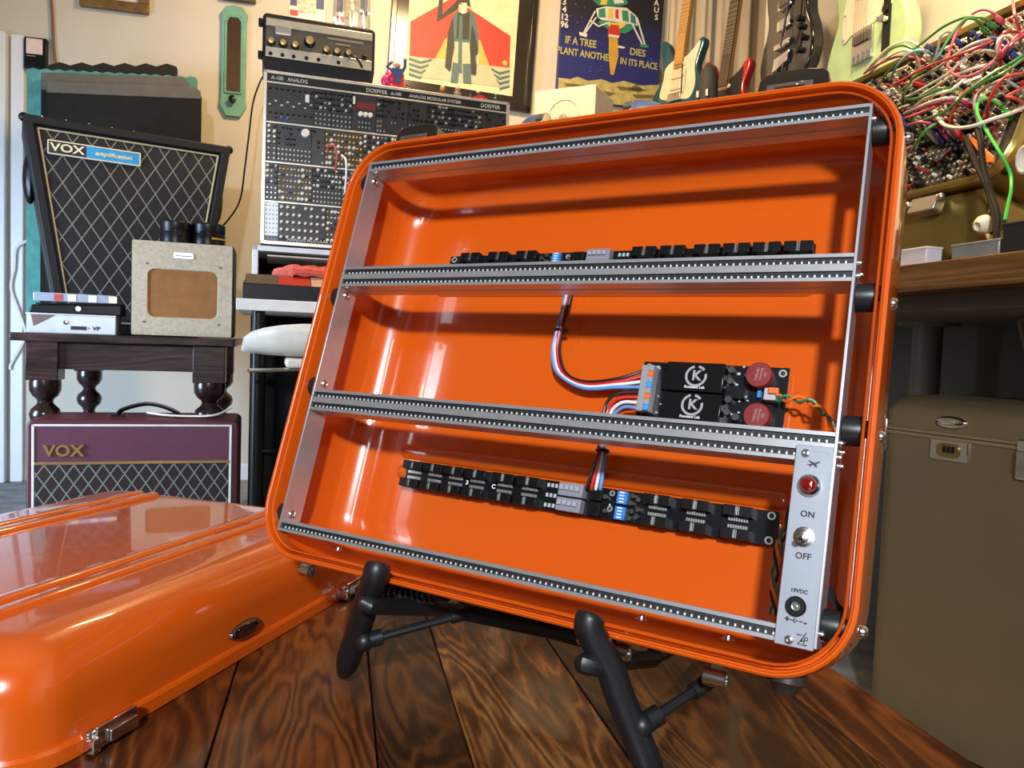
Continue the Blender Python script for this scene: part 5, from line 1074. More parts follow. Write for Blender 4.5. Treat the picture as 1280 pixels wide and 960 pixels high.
w = (sx1 - sx0) / 2 * 1.08; WPL = mat('ivory_white_cabinet', (.72, .66, .54), .45)
MB().box(-w, w, 0, .24, 0, .25).build('cabinet', WPL, sp, .006)
MB().lathe([(.075, 0), (.075, .004), (.070, .0045), (.068, .001), (.030, .002), (.028, .006), (.012, .007)], (0, -.001, .125), (0, -1, 0), 28).build('cone', mat('ivory_cone', (.64, .58, .48), .5), sp, 0, 30)
MB().lathe([(.020, 0), (.018, .005), (.008, .008), (0, .008)], (0, -.007, .115), (0, -1, 0), 16).build('centre_cap', mat('grey_mesh', (.25, .23, .2), .5), sp)
for s in (-1, 1): MB().sph((s * .050, -.004, .175), .004, 8, 5).build('screw', STEEL, sp)

# ---- cream curtain behind the guitars
q4 = lambda u, v, y=VB - .08: hit(RF, u, v, y)
cu0, cu1 = q4(836, 60)[0], q4(990, 60)[0]; cm = MB(); n = 90; vs = []
for j in range(2):
    for i in range(n + 1):
        x = cu0 + (cu1 - cu0) * i / n; y = VB - .07 + .022 * math.sin(i * .42) + .012 * math.sin(i * .97 + 1)
        vs.append((x, y, .02 + 3.0 * j))
cm.add(vs, [(i, i + 1, n + 2 + i, n + 1 + i) for i in range(n)])
cur = thing('curtain', 'cream curtain hanging in soft folds behind the teal and red guitars', 'curtain', RF)
co_ = cm.build('drape', mat('cream_drape', (.66, .58, .46), .8, 0, 0, .05, 8), cur, 0, 80); sm = co_.modifiers.new('solid', 'SOLIDIFY'); sm.thickness = .004
MB().tube([(cu0 - .03, VB - .07, 3.03), (cu1 + .03, VB - .07, 3.03)], .012, 8).build('curtain_rod', STEEL, cur)

# ---- guitars
STRAT = [(0, -20), (8, -19.2), (13.5, -15.5), (15.8, -9), (14.5, -2.5), (11.8, 3), (11, 7), (12.2, 12), (13.2, 16), (12.2, 18.6), (9.8, 18), (7, 14), (3.4, 11.2), (-3.4, 11.8), (-6.5, 15.5), (-9.5, 20.5), (-12.3, 22.6), (-14, 21.5), (-13.6, 17), (-11.8, 11.5), (-11, 6), (-11.8, 1), (-14.6, -4.5), (-15.8, -10), (-13.6, -16), (-8, -19.5)]
TELE = [(0, -20), (9, -19.3), (14, -16), (16, -10), (15, -4), (12.4, 1.5), (11.6, 6), (13, 11), (13.5, 15), (12, 17.5), (9, 17), (6, 13.5), (3.4, 12), (-3.4, 14), (-8, 15.5), (-12, 14), (-13.4, 10), (-12.2, 4.5), (-12.4, 1), (-15, -5), (-16, -10), (-14, -16), (-9, -19.3)]
def smooth_poly(p, n=4):
    P = [Vector((a, b, 0)) for a, b in p]; out = []; m = len(P)
    for i in range(m):
        a, b, c, d = P[i - 1], P[i], P[(i + 1) % m], P[(i + 2) % m]
        for k in range(n):
            t = k / n; r = .5 * ((2 * b) + (c - a) * t + (2 * a - 5 * b + 4 * c - d) * t * t + (3 * b - a - 3 * c + d) * t ** 3); out.append((r.x, r.y))
    return out
def guitar(lab, M, outl, bm, gm, fretm, fm_, neck=True, sc=.01):
    g = thing('electric_guitar', lab, 'guitar', M)
    MB().prism([(a * sc, b * sc) for a, b in smooth_poly(outl)], 0, .045).build('body', bm, g, .008, 40, seg=3)
    n_ = MB().box(-.027, .027, -.012, .012, .06, .66).build('neck', fm_, g, .006)
    B(-.0265, .0265, -.017, -.010, .075, .655).build('fretboard', fretm, n_, .001)
    fr = MB()
    for k in range(20): z = .665 - .60 * (1 - 2 ** (-(k + 1) / 12)) * 1.06; fr.box(-.026, .026, -.0182, -.0165, z - .0012, z + .0012)
    fr.build('frets', STEEL, n_, 0, 0, kind='stuff')
    MB().prism([(-.022, .65), (.022, .65), (.040, .70), (.030, .82), (.005, .84), (-.02, .80), (-.03, .70)], -.004, .010).build('headstock', fm_, g, .003)
    st = MB()
    for k in range(6): xx = (k - 2.5) * .0095; st.cyl((xx, -.016, -.075), (xx * .8, -.019, .68), .0007, n=4, caps=False)
    st.build('strings', STEEL, g, 0, 0, kind='stuff')
    return g
MAPLE = mat('maple_neck', (.45, .24, .06), .35, 0, .3, .1, 20); ROSE = mat('rosewood_board', (.055, .028, .014), .5, 0, 0, .3, 40)
PGC = mat('aged_white_pickguard', (.68, .60, .44), .4)
def pguard(g, pts, m, y=-.003): MB().prism([(a * .01, b * .01) for a, b in smooth_poly(pts, 3)], y, .001).build('pickguard', m, g, .0008)
# teal guitar
GP = hitz  # alias kept short
def gmat(u, v, d, rz, zoff, lean=0, roll=0): p_ = at_depth(u, v, d); return Matrix.Translation((p_.x, p_.y, p_.z + zoff)) @ Matrix.Rotation(R(rz), 4, 'Z') @ Matrix.Rotation(R(lean), 4, 'X') @ Matrix.Rotation(R(roll), 4, 'Y')
TEAL = mat('teal_metallic', (.008, .075, .11), .2, .3, .8)
g = guitar('teal electric guitar with cream pickguard and maple fretboard in front of the curtain', gmat(847, 96, 3.78, -52, -.02, -6, 2), STRAT, TEAL, None, MAPLE, MAPLE)
pguard(g, [(-3, 11), (3, 11), (7, 13.5), (10.5, 17), (11.2, 15), (9.8, 8), (10, 4), (11.5, -4), (9, -10), (2, -9), (-5, -8.5), (-10, -6), (-9, 2), (-8.5, 8)], PGC)
for z in (.075, .02, -.035): MB().prism(rpoly(-.04, .04, z - .009, z + .009, .008, 3), -.009, -.002).build('pickup', PGC, g, .001)
MB().box(-.04, .04, -.012, -.001, -.10, -.06).build('bridge', STEEL, g, .002); MB().tube([(.045, -.012, -.07), (.055, -.03, -.02), (.05, -.035, .06)], .003, 6).build('tremolo_arm', BLACK, g)
# red guitar and dark guitar
REDG = mat('red_lacquer', (.42, .008, .012), .2, 0, .8)
g = guitar('red electric guitar with dark fretboard in front of the curtain', gmat(903, 116, 3.62, -54, -.05, -6, 2), STRAT, REDG, None, ROSE, MAPLE)
pguard(g, [(-3, 11), (3, 11), (7, 13.5), (9.5, 15), (9.8, 8), (10, 4), (11.5, -4), (9, -10), (2, -9), (-5, -8.5), (-10, -6), (-9, 2), (-8.5, 8)], mat('black_pickguard', (.012, .012, .012), .3))
for z in (.075, .02, -.035): MB().prism(rpoly(-.04, .04, z - .009, z + .009, .008, 3), -.009, -.002).build('pickup', BTN, g, .001)
MB().box(-.04, .04, -.012, -.001, -.10, -.06).build('bridge', STEEL, g, .002)
bass = thing('gig_bag', 'dark grey upright gig bag between the teal and red guitars', 'bag', gmat(885, 107, 3.52, -40, 0))
bz = bass.matrix_world.translation.z - sz0
MB().loft([[(.048 * s_ * math.cos(R(a)), .04 * s_ * math.sin(R(a)), z_) for a in range(0, 360, 20)] for s_, z_ in ((.8, -bz), (1, -bz + .02), (1, -.05), (.92, .03), (.72, .065), (.35, .088), (.05, .094))], True, True).build('bag', mat('grey_nylon', (.035, .034, .030), .7, 0, 0, .15, 30, .2, 200), bass, 0, 60)
MB().box(-.034, -.020, -.046, -.028, -.06, -.03).box(.012, .024, -.046, -.030, -.06, -.03).build('buckle', TIN, bass, .002)

for (Mg, lab) in ((gmat(847, 96, 3.78, -52, -.02, 0, 0), 'black guitar stand under the teal guitar'), (gmat(903, 116, 3.62, -54, -.05, 0, 0), 'black guitar stand under the red guitar')):
    h_ = Mg.translation.z - sz0; gs = thing('guitar_stand', lab, 'stand', Mg @ Matrix.Translation((0, 0, -h_)))
    zc_ = h_ - .205
    for s in (-1, 1): MB().tube(spline([(s * .07, -.03, zc_ + .05), (s * .07, -.025, zc_), (s * .07, .06, zc_ - .004)], 5), .008, 8).build('cradle_arm', RUBBER, gs); MB().tube([(s * .07, .055, zc_), (s * .11, -.10, .006)], .008, 8).build('stand_leg', BLACK, gs)
    MB().tube([(-.07, .055, zc_), (.07, .055, zc_)], .008, 8).build('cross_bar', BLACK, gs); MB().tube([(0, .055, zc_), (0, .16, .006)], .008, 8).build('stand_leg', BLACK, gs)

# ================================================================== right side
WRF = frame((0, 0, 0), R(-76)); YB = .962
GY = UR - .17
def gw(u, v): x, z = hit(WRF, u, v, GY); return WRF @ Matrix.Translation((x, GY, z))
SEA = mat('seafoam_green', (.36, .52, .26), .3, 0, .5)
M = gw(1080, 60) @ Matrix.Translation((0, 0, .085))
g = guitar('seafoam green electric guitar with cream pickguard hanging on the right wall', M, TELE, SEA, None, ROSE, MAPLE)
pguard(g, [(-4, 11), (4, 11), (9, 13), (10.8, 9), (10.2, 3), (9.5, -1.5), (5, -2.6), (3, -3.2), (-3, -3.2), (-5.5, -3.5), (-8.5, -4.5), (-9.2, 0), (-8, 7)], PGC)
br = MB().prism(rpoly(-.040, .038, -.122, -.036, .004, 3), -.008, .001).build('bridge', STEEL, g, .001)
for k in range(6): MB().box(-.032 + k * .0105, -.025 + k * .0105, -.014, -.006, -.072, -.046).build('saddle', mat('dark_saddle', (.12, .10, .08), .4, .7), br, .001)
for k in range(4): MB().box(-.032 + k * .018, -.027 + k * .018, -.013, -.006, -.120, -.100).build('saddle_spring', STEEL, br)
MB().prism(rpoly(-.035, .035, .07, .10, .008, 3), -.012, .0).build('pickup', mat('nickel_cover', (.5, .44, .34), .3, .8), g, .002)
cp = MB().prism(rpoly(.075, .098, -.13, .035, .010, 4), -.007, .001).build('control_plate', mat('black_chrome_plate', (.02, .02, .02), .15, .5), g, .001)
MB().lathe([(.008, 0), (.008, .012), (.006, .014), (0, .014)], (.086, -.006, .015), (0, -1, 0), 12).build('switch_tip', TIN, cp); MB().lathe([(.010, 0), (.010, .016), (.009, .018), (0, .018)], (.086, -.006, -.045), (0, -1, 0), 14).build('knob', CHROME, cp); MB().lathe([(.010, 0), (.010, .006), (0, .006)], (.086, -.006, -.018), (0, -1, 0), 14).build('knob', BLACK, cp)
for (a, b) in ((-.082, .03), (-.083, -.035), (.092, .022), (.05, -.024)): MB().sph((a, -.003, b), .003, 8, 4).build('pickguard_screw', STEEL, g)
M = gw(981, 60) @ Matrix.Translation((0, 0, .06)) @ Matrix.Scale(.92, 4)
BLKG = mat('black_lacquer', (.010, .009, .008), .14, 0, .8)
DBL = [(0, -20), (8.5, -19.3), (13.5, -16), (15.5, -10), (14.5, -4), (12, 1.5), (11.4, 6), (12.6, 11), (13.2, 16), (12, 18.5), (9.5, 17.5), (6.5, 13.5), (3.4, 12), (-3.4, 12), (-6.5, 13.5), (-9.5, 17.5), (-12, 18.5), (-13.2, 16), (-12.6, 11), (-11.4, 6), (-12, 1.5), (-14.5, -4), (-15.5, -10), (-13.5, -16), (-8.5, -19.3)]
g = guitar('glossy black electric guitar with chrome tailpiece hanging on the right wall', M, DBL, BLKG, None, ROSE, BLKG)
MB().box(-.045, .045, -.016, 0, -.065, -.045).build('bridge', CHROME, g, .003); tp = MB().prism([(-.055, -.135), (.03, -.120), (.045, -.085), (-.045, -.090)], -.012, 0).build('tailpiece', CHROME, g, .002)
MB().tube([(.02, -.03, -.07), (.05, -.035, .0), (.062, -.03, .10)], .004, 8).build('tremolo_arm', CHROME, g); MB().tube([(-.03, -.008, -.13), (-.03, -.008, -.19)], .004, 6).build('tailpiece_bar', CHROME, g); MB().tube([(.01, -.008, -.12), (.0, -.008, -.19)], .004, 6).build('tailpiece_bar', CHROME, g)
for z in (.085, .015): MB().prism(rpoly(-.038, .038, z - .018, z + .018, .003, 2), -.012, -.0).build('pickup', CHROME, g, .002)
for (a, b) in ((.095, -.03), (.11, -.07), (.095, -.105), (.085, .0)): MB().lathe([(.011, 0), (.010, .014), (0, .015)], (a, 0, b), (0, -1, 0), 12).build('knob', BLACK, g)
pguard(g, [(.5, 11), (6, 12), (9, 8), (8.6, 1), (10, -6), (8, -11), (4.5, -9), (4, 0)], mat('smoke_pickguard', (.02, .018, .016), .1))
# the two wall hangers
for i, (u, lab) in enumerate(((1080, 'black wall hanger holding the seafoam green guitar'), (984, 'black wall hanger holding the glossy black guitar'))):
    M2_ = (gw(1080, 60) @ Matrix.Translation((0, 0, .085))) if i == 0 else (gw(981, 60) @ Matrix.Translation((0, 0, .06)))
    h = thing('guitar_hanger', lab, 'hanger', M2_ @ Matrix.Translation((0, 0, .64 if i == 0 else .589)))
    dd = UR - GY
    B(-.03, .03, dd - .012, dd + .001, -.06, .06).build('wall_plate', BLACK, h, .003); MB().tube([(0, dd - .01, 0), (0, .03, 0)], .006, 8).build('hanger_rod', STEEL, h)
    MB().tube(spline([(-.034, -.02, .004), (-.034, .012, 0), (-.02, .028, 0), (0, .03, 0), (.02, .028, 0), (.034, .012, 0), (.034, -.02, .004)], 4), .006, 8).build('yoke', RUBBER, h)

# ---- workbench
q5 = lambda u, v, y=YB: hit(WRF, u, v, y)
wk = thing('workbench', 'wooden topped workbench along the right wall', 'workbench', WRF @ Matrix.Translation((0, YB, 0)))
WZ = .904; OAK = wood_mat('bench_top_wood', (.055, .022, .006), (.13, .055, .014), (.24, .115, .032), .45, .1, (1.2, 12, 30), 5)
for k in range(4): B(-2.45, -.05, k * .15 + .0006, k * .15 + .1494, WZ - .046, WZ).build('bench_board', OAK, wk, .0015)
B(-2.40, -.10, .06, .56, WZ - .075, WZ - .045).build('frame_rail', mat('grey_paint', (.12, .105, .085), .6), wk, .002)
lxp, _ = hit(WRF, 1159, 430, YB + .42)
POST = mat('taupe_post', (.17, .145, .12), .5)
for xx in (lxp, lxp - 1.05, lxp + .9):
    MB().cyl((xx, .42, 0), (xx, .42, WZ - .073), .032, n=20).build('leg', POST, wk); MB().cyl((xx, .42, WZ - .082), (xx, .42, WZ - .074), .066, n=20).build('leg_flange', POST, wk)
q6 = hit(WRF, 1272, 385, YB + .25)[0]
MB().tube([(q6 - .03, .3, WZ - .08), (q6 + .06, .3, WZ - .35)], .012, 8).build('brace', POST, wk)

# ---- gold case with patched modular synthesizer
GX, GZ = hit(WRF, 1180, 240, YB + .12)
GF = WRF @ Matrix.Translation((GX, YB + .12, GZ)) @ Matrix.Rotation(R(-20), 4, 'X')
q7 = lambda u, v, y=0: hit(GF, u, v, y)
gc = thing('patched_synth_case', 'gold suitcase holding a modular synthesizer full of patch cables on the workbench', 'synthesizer', GF)
GA, GB_, GH = -.62, .135, .365
go = outline(GA, GB_, 0, GH, .065)
OLDG = mat('old_gold_shell', (.26, .175, .038), .36, .65, 0, .15, 6); RIMG = mat('gold_rim', (.55, .40, .12), .28, .85)
rings = [go(i, y) for i, y in ((.012, .02), (.0, .0), (.0, -.008), (.004, -.012), (.007, -.008), (.010, -.012), (.014, -.008), (.014, .015))]; rings.append(rings[0])
MB().loft(rings).build('rim', RIMG, gc, 0, 25)
lowz = -(GZ - WZ - .008) / math.cos(R(20))                      # depth of the shell down to the bench
sh_rings = [go(i, y) for i, y in ((.004, .004), (.003, .05), (.006, .10), (.02, .135), (.05, .15))]
MB().loft(sh_rings, False, True).build('shell', OLDG, gc, 0, 40)
# lower body between the rim and the bench
zb_ = lowz
MB().add([(GA + .05, .006, .004), (GB_ - .045, .006, .004), (GB_ - .045, .16, .004), (GA + .05, .16, .004), (GA + .05, .050, zb_ + .03), (GB_ - .045, .050, zb_ + .03), (GB_ - .045, .18, zb_ + .05), (GA + .05, .18, zb_ + .05)], [(0, 1, 5, 4), (1, 2, 6, 5), (2, 3, 7, 6), (3, 0, 4, 7), (4, 5, 6, 7), (3, 2, 1, 0)]).build('lower_body', OLDG, gc, .02, seg=4)
for xx in (GA + .10, GB_ - .09): MB().cyl((xx, .09, zb_ + .06), (xx, .09 + .02, zb_ + .0), .016, n=12).build('rubber_foot', RUBBER, gc)
x, z = q7(1160, 258, .004); pt_ = MB().prism(rpoly(x - .030, x + .034, z - .018, z + .012, .004, 3), -.012, .01).build('latch_plate', mat('dull_steel', (.40, .37, .33), .35, .9), gc, .002)
for (u, v) in ((1137, 258), (1178, 247)): x, z = q7(u, v, -.008); MB().sph((x, -.012, z), .007, 10, 6).build('latch_pin', mat('dull_steel', (.40, .37, .33), .35, .9), gc)
B(GA + .016, GB_ - .016, .004, .016, .016, GH - .016).build('module_backplate', mat('synth_dark', (.03, .028, .022), .5), gc)
MODG = [mat('module_pewter', (.17, .155, .12), .35, .6), mat('module_pewter_dark', (.075, .07, .055), .4, .5), mat('module_black2', (.016, .016, .015), .4)]
rnd = random.Random(5); KN_S = mat('steel_nut', (.5, .46, .4), .25, .9)
nrow = 3; rh = (GH - .040) / nrow
for r_ in range(nrow):
    zb0 = .020 + r_ * rh; x = GA + .022
    B(GA + .02, GB_ - .02, -.002, .006, zb0 + rh - .006, zb0 + rh - .001).build('row_rail', KN_S, gc)
    while x < GB_ - .03:
        wM = min(rnd.choice((.04, .05, .06, .08)), GB_ - .020 - x)
        if r_ == 0: wM = min(wM, GB_ - .045 - x)
        if wM < .012: break
        md = B(x + .0005, x + wM - .0005, -.001, .006, zb0, zb0 + rh - .007).build('module', rnd.choice(MODG), gc, .0004)
        A = {'j': MB(), 'b': MB(), 'r': MB(), 'w': MB(), 'c': MB()}; n = max(2, int(wM / .0125))
        for k in range(n):
            for j in range(8):
                xx = x + wM * (k + .5) / n; zz = zb0 + (rh - .007) * (j + .5) / 8; qv = rnd.random()
                def kn(mb, r0, h): mb.lathe([(r0, 0), (r0 * .9, h * .8), (r0 * .6, h), (0, h)], (xx, -.001, zz), (0, -1, 0), 8)
                if qv < .45: kn(A['j'], .0042, .004)
                elif qv < .70: kn(A['b'], .0050, .014)
                elif qv < .80: kn(A['r'], .0032, .010)
                elif qv < .93: kn(A['w'], .0036, .009)
        for k_, m_, nm in (('j', KN_S, 'jack_sockets'), ('b', KN_B, 'black_knobs'), ('r', mat('red_cap', (.35, .02, .015), .4), 'red_knobs'), ('w', KN_W, 'cream_knobs')):
            if A[k_].v: A[k_].build(nm, m_, md, 0, 40, kind='stuff')
        x += wM
# patch cables: (colour, pixel path, heights above the panel); plugs at the ends that show them
CW_, CR_, CG_, CK_, CP_, CB_, CGY, CLG, CBK = (mat('cable_white', (.66, .62, .54), .4), mat('cable_red', (.52, .03, .025), .4), mat('cable_green', (.05, .22, .05), .4), mat('cable_pink', (.58, .10, .14), .4), mat('cable_magenta', (.40, .03, .10), .4), mat('cable_sky', (.22, .48, .56), .4), mat('cable_grey', (.34, .33, .31), .4), mat('cable_lime', (.05, .52, .06), .4), mat('cable_black', (.006, .006, .006), .5, 0, 0, .1, 30, 0, 200, .2))
PLUG_BLUE = mat('plug_blue', (.03, .06, .22), .4)
cabs = [
 (CK_, 'pink', [(1252, 27), (1243, 17), (1230, 12), (1215, 18), (1200, 34), (1190, 55), (1185, 75), (1187, 88), (1200, 96), (1218, 93), (1238, 80), (1255, 62), (1272, 45), (1290, 30)], .05, 1),
 (CG_, 'green', [(1233, 40), (1224, 28), (1214, 23), (1203, 27), (1185, 50), (1170, 75), (1157, 85), (1140, 100), (1130, 118), (1128, 130)], .06, 1),
 (CG_, 'green', [(1243, 34), (1232, 24), (1218, 21), (1205, 22), (1180, 33), (1155, 52), (1130, 72), (1112, 88), (1104, 97)], .05, 1),
 (CW_, 'white', [(1163, 74), (1152, 60), (1138, 52), (1122, 54), (1108, 62), (1092, 78), (1080, 92)], .05, 1),
 (CG_, 'green', [(1152, 72), (1142, 62), (1130, 57), (1116, 60), (1100, 72), (1085, 88)], .04, 0),
 (CW_, 'white', [(1150, 88), (1146, 70), (1135, 63), (1122, 65), (1105, 75), (1088, 90)], .05, 0),
 (CP_, 'magenta', [(1152, 78), (1143, 73), (1128, 70), (1112, 74), (1092, 84), (1080, 92)], .04, 1),
 (CB_, 'sky blue', [(1166, 70), (1158, 64), (1146, 63), (1134, 69), (1122, 82), (1112, 100)], .05, 0),
 (CR_, 'red', [(1252, 48), (1230, 56), (1205, 66), (1178, 76), (1150, 88), (1128, 100), (1116, 106)], .07, 0),
 (CR_, 'red', [(1152, 108), (1140, 104), (1128, 105), (1118, 108)], .03, 1),
 (CGY, 'grey', [(1200, 55), (1190, 42), (1182, 40), (1176, 46), (1173, 58), (1168, 75), (1166, 90)], .04, 2),
 (CGY, 'grey', [(1250, 48), (1232, 50), (1212, 57), (1192, 70), (1170, 86), (1150, 97), (1130, 110)], .06, 0),
 (CW_, 'white', [(1242, 68), (1232, 63), (1218, 66), (1200, 78), (1185, 92), (1165, 104), (1140, 118), (1130, 122)], .05, 1),
 (CW_, 'white', [(1246, 80), (1230, 82), (1210, 88), (1190, 96), (1170, 108), (1150, 120)], .04, 0),
 (CW_, 'white', [(1236, 84), (1222, 92), (1205, 100), (1190, 112), (1170, 118), (1152, 126), (1135, 142)], .05, 0),
 (CG_, 'green', [(1284, 66), (1262, 80), (1240, 92), (1220, 106), (1206, 117), (1195, 128), (1180, 140), (1160, 148), (1145, 152)], .07, 0),
 (CG_, 'green', [(1284, 70), (1256, 90), (1232, 102), (1212, 115)], .06, 0),
 (CG_, 'green', [(1200, 112), (1186, 110), (1172, 112), (1158, 119), (1142, 124), (1130, 124)], .05, 0),
 (CG_, 'green', [(1193, 117), (1178, 115), (1166, 116), (1150, 122), (1134, 125)], .04, 0),
 (CW_, 'white', [(1210, 126), (1190, 122), (1172, 125), (1152, 132), (1130, 142)], .05, 0),
 (CP_, 'magenta', [(1212, 132), (1195, 126), (1175, 128), (1155, 134), (1132, 140)], .04, 1),
 (CK_, 'pink', [(1198, 128), (1178, 130), (1158, 138), (1140, 145), (1130, 148)], .04, 0),
 (CP_, 'magenta', [(1182, 164), (1168, 156), (1152, 153), (1140, 155), (1132, 158)], .04, 1),
 (CG_, 'green', [(1178, 154), (1170, 155), (1158, 163), (1146, 178), (1138, 191)], .05, 0),
 (CW_, 'cream', [(1168, 143), (1174, 150), (1182, 157), (1198, 160), (1218, 157), (1240, 149), (1262, 142), (1284, 132)], .07, 0),
 (CR_, 'red', [(1191, 158), (1190, 146), (1194, 130), (1202, 118), (1211, 111)], .06, 1),
 (CR_, 'red', [(1236, 150), (1234, 138), (1238, 124), (1247, 106), (1256, 97), (1272, 93), (1284, 90)], .06, 1),
 (CR_, 'red', [(1252, 92), (1250, 76), (1250, 60), (1252, 46), (1260, 40), (1274, 40)], .05, 0),
 (CK_, 'coral', [(1274, 36), (1270, 24), (1267, 10), (1266, -6)], .06, 0),
 (CW_, 'white', [(1256, 82), (1247, 70), (1246, 58), (1250, 48), (1258, 46), (1266, 52)], .06, 0),
 (CGY, 'grey', [(1284, 118), (1270, 108), (1255, 100), (1242, 104), (1228, 112), (1220, 124), (1220, 140)], .05, 1),
 (CGY, 'grey', [(1228, 178), (1222, 150), (1218, 130), (1222, 118), (1234, 108), (1250, 102)], .04, 0),
 (CR_, 'red', [(1284, 106), (1270, 114), (1258, 121), (1264, 122), (1274, 126), (1280, 134)], .05, 1),
 (CLG, 'lime green', [(1262, 145), (1252, 133), (1240, 125), (1229, 124), (1222, 130), (1222, 142), (1228, 155), (1240, 175), (1252, 195), (1262, 215), (1264, 235), (1260, 255), (1256, 275)], .06, 1),
 (CGY, 'grey', [(1174, 152), (1182, 140), (1182, 130), (1190, 120)], .03, 0),
 (CP_, 'magenta', [(1284, 40), (1268, 52), (1258, 64), (1252, 72)], .06, 0),
]
# which plugs: 0 none, 1 at the first end, 2 blue one
import collections
cnt = collections.Counter(); tot = collections.Counter(c[1] for c in cabs)
GI = GF.inverted()
DESC = ['hanging in one long open loop below its plug', 'arching from the left of two green plugs near the gold rim', 'arching from the right of two green plugs near the gold rim', 'arching highest over the seafoam guitar', 'arching just below the highest white cable', 'arching low behind the magenta cable, toward the orange case', 'rising in a shallow arch toward the orange case', 'curving down beside the green cables', 'stretched straight and diagonally across the panel', 'very short, next to the orange case rim', 'with a blue plug, looping tightly upward', 'running diagonally along the straight red cable', 'running diagonally beneath the straight red cable', 'nearly straight, under the bottom of the pink loop', 'ending close to the lower green bundle', 'longest, sweeping down the whole panel', 'running beside the longest green cable', 'bowed, upper one of the bundle at the orange rim', 'bowed, lower one of the bundle at the orange rim', 'bowed just above the magenta pair', 'bowed under a white cable in the middle of the panel', 'running just under the magenta one in mid panel', 'short, above the row of idle plugs', 'short, drooping over the idle plugs', 'thick, sagging in front of everything else', 'curving upright from the row of idle plugs', 'hanging upright beside the lime green cable', 'making a tall narrow hook near a white hook', 'running straight up out of the synthesizer', 'making a small hook beside the red hook', 'looping over the lime green cable', 'hanging upright under the grey loop', 'folded into a sharp corner', 'bright, falling past the gold rim to the black box', 'short, standing upright in mid panel', 'straight, beside the dark blue plugs']
where = {}
for (m_, cn, pth, hgt, plug), ds_ in zip(cabs, DESC):
    n_ = len(pth); pts = []
    for i, (u, v) in enumerate(pth):
        t = i / (n_ - 1); y = -.016 - hgt * math.sin(math.pi * min(1, max(0, t))) ** .7
        if cn == 'lime green' and i > 8: y = -.05
        x, z = q7(u, v, y); pts.append((x, y, z))
    o = thing('patch_cable', '%s patch cable %s' % (cn, ds_), 'cable', GF, 'patch cables on the gold suitcase synthesizer')
    MB().tube(spline(pts, 6), .0026 if cn != 'cream' else .0032, 7).build('cord', m_, o)
    if plug:
        a = Vector(pts[0]); b = Vector(pts[1]); d = Vector((0, .85, 0)) + (a - b).normalized() * .5; d.normalize()
        a0 = a - d * .004
        MB().lathe([(.0030, 0), (.0045, .003), (.0052, .010), (.0050, .020), (.0038, .022)], a0 - d * .012, d, 10).build('plug', PLUG_BLUE if plug == 2 else m_, o)
        MB().cyl(a0 + d * .008, a0 + d * .024, .0017, n=8).build('plug_tip', STEEL, o)
# row of idle plugs low on the panel
for i, (u, v, m_, nm) in enumerate(((1160, 168, CG_, 'green'), (1168, 170, CW_, 'white'), (1176, 170, PLUG_BLUE, 'navy blue'), (1184, 168, CP_, 'magenta'), (1192, 166, CGY, 'grey'), (1201, 168, CR_, 'red'), (1138, 160, PLUG_BLUE, 'small blue'), (1232, 58, PLUG_BLUE, 'dark blue'), (1258, 66, PLUG_BLUE, 'blue'), (1176, 72, PLUG_BLUE, 'short navy blue'), (1270, 70, PLUG_BLUE, 'deep blue'))):
    x, z = q7(u + 3, v + 7, -.006); o = thing('jack_plug', '%s jack plug seated in the gold suitcase synthesizer' % nm, 'plug', GF)
    d = Vector((.15, .9, -.42)).normalized(); e = Vector((x, -.002, z))
    MB().lathe([(.0034, 0), (.0052, .003), (.0056, .012), (.0056, .024), (.004, .028)], e - d * .030, d, 10).build('plug_barrel', m_, o); MB().tube(spline([e - d * .030, e - d * .045 + Vector((0, 0, .004)), e - d * .050 + Vector((-.02, .01, .012)), e - d * .03 + Vector((-.05, .02, .02))], 5), .0026, 7).build('cord', m_, o)
# orange tag and two black leads
x, z = q7(1222, 182, -.012); o = tag(MB().prism([q7(1209, 170, -.014), q7(1217, 172, -.014), q7(1243, 196, -.014), q7(1240, 203, -.014), q7(1234, 204, -.014), q7(1222, 188, -.014)], -.016, -.010).build('orange_tag', W_ORANGE, None, .001), 'flat orange tag hanging on the gold suitcase synthesizer', 'tag', M=GF)
for k, pth in enumerate(([(1207, 172), (1212, 185), (1220, 205), (1232, 230), (1240, 255), (1244, 275), (1246, 300)], [(1222, 162), (1226, 180), (1230, 210), (1238, 240), (1246, 262), (1248, 280), (1246, 298)])):
    pts = [(q7(u, v, -.035)[0], -.035, q7(u, v, -.035)[1]) for u, v in pth]
    o = tag(MB().tube(spline(pts, 6), .0048, 8).build('black_lead', CBK), ('black lead hanging from the orange tag' if k == 0 else 'black lead hanging beside the orange tag, beneath the sagging cream cable'), 'cable', 'black leads in front of the gold suitcase', M=GF)
x, z = q7(1228, 279, -.03); kb_ = thing('lead_plug', 'cream and black plug on the end of a black lead on the workbench', 'plug', GF)
MB().lathe([(.013, 0), (.0155, .004), (.0150, .012), (.010, .020), (.007, .022), (.006, .018), (0, .018)], (x, -.02, z + .004), (0, -.8, -.6), 18).build('plug_face', CREAM, kb_); MB().lathe([(.017, 0), (.019, .012), (.016, .016)], (x + .002, -.006, z + .014), (0, -.8, -.6), 16).build('plug_barrel', BLACK, kb_)
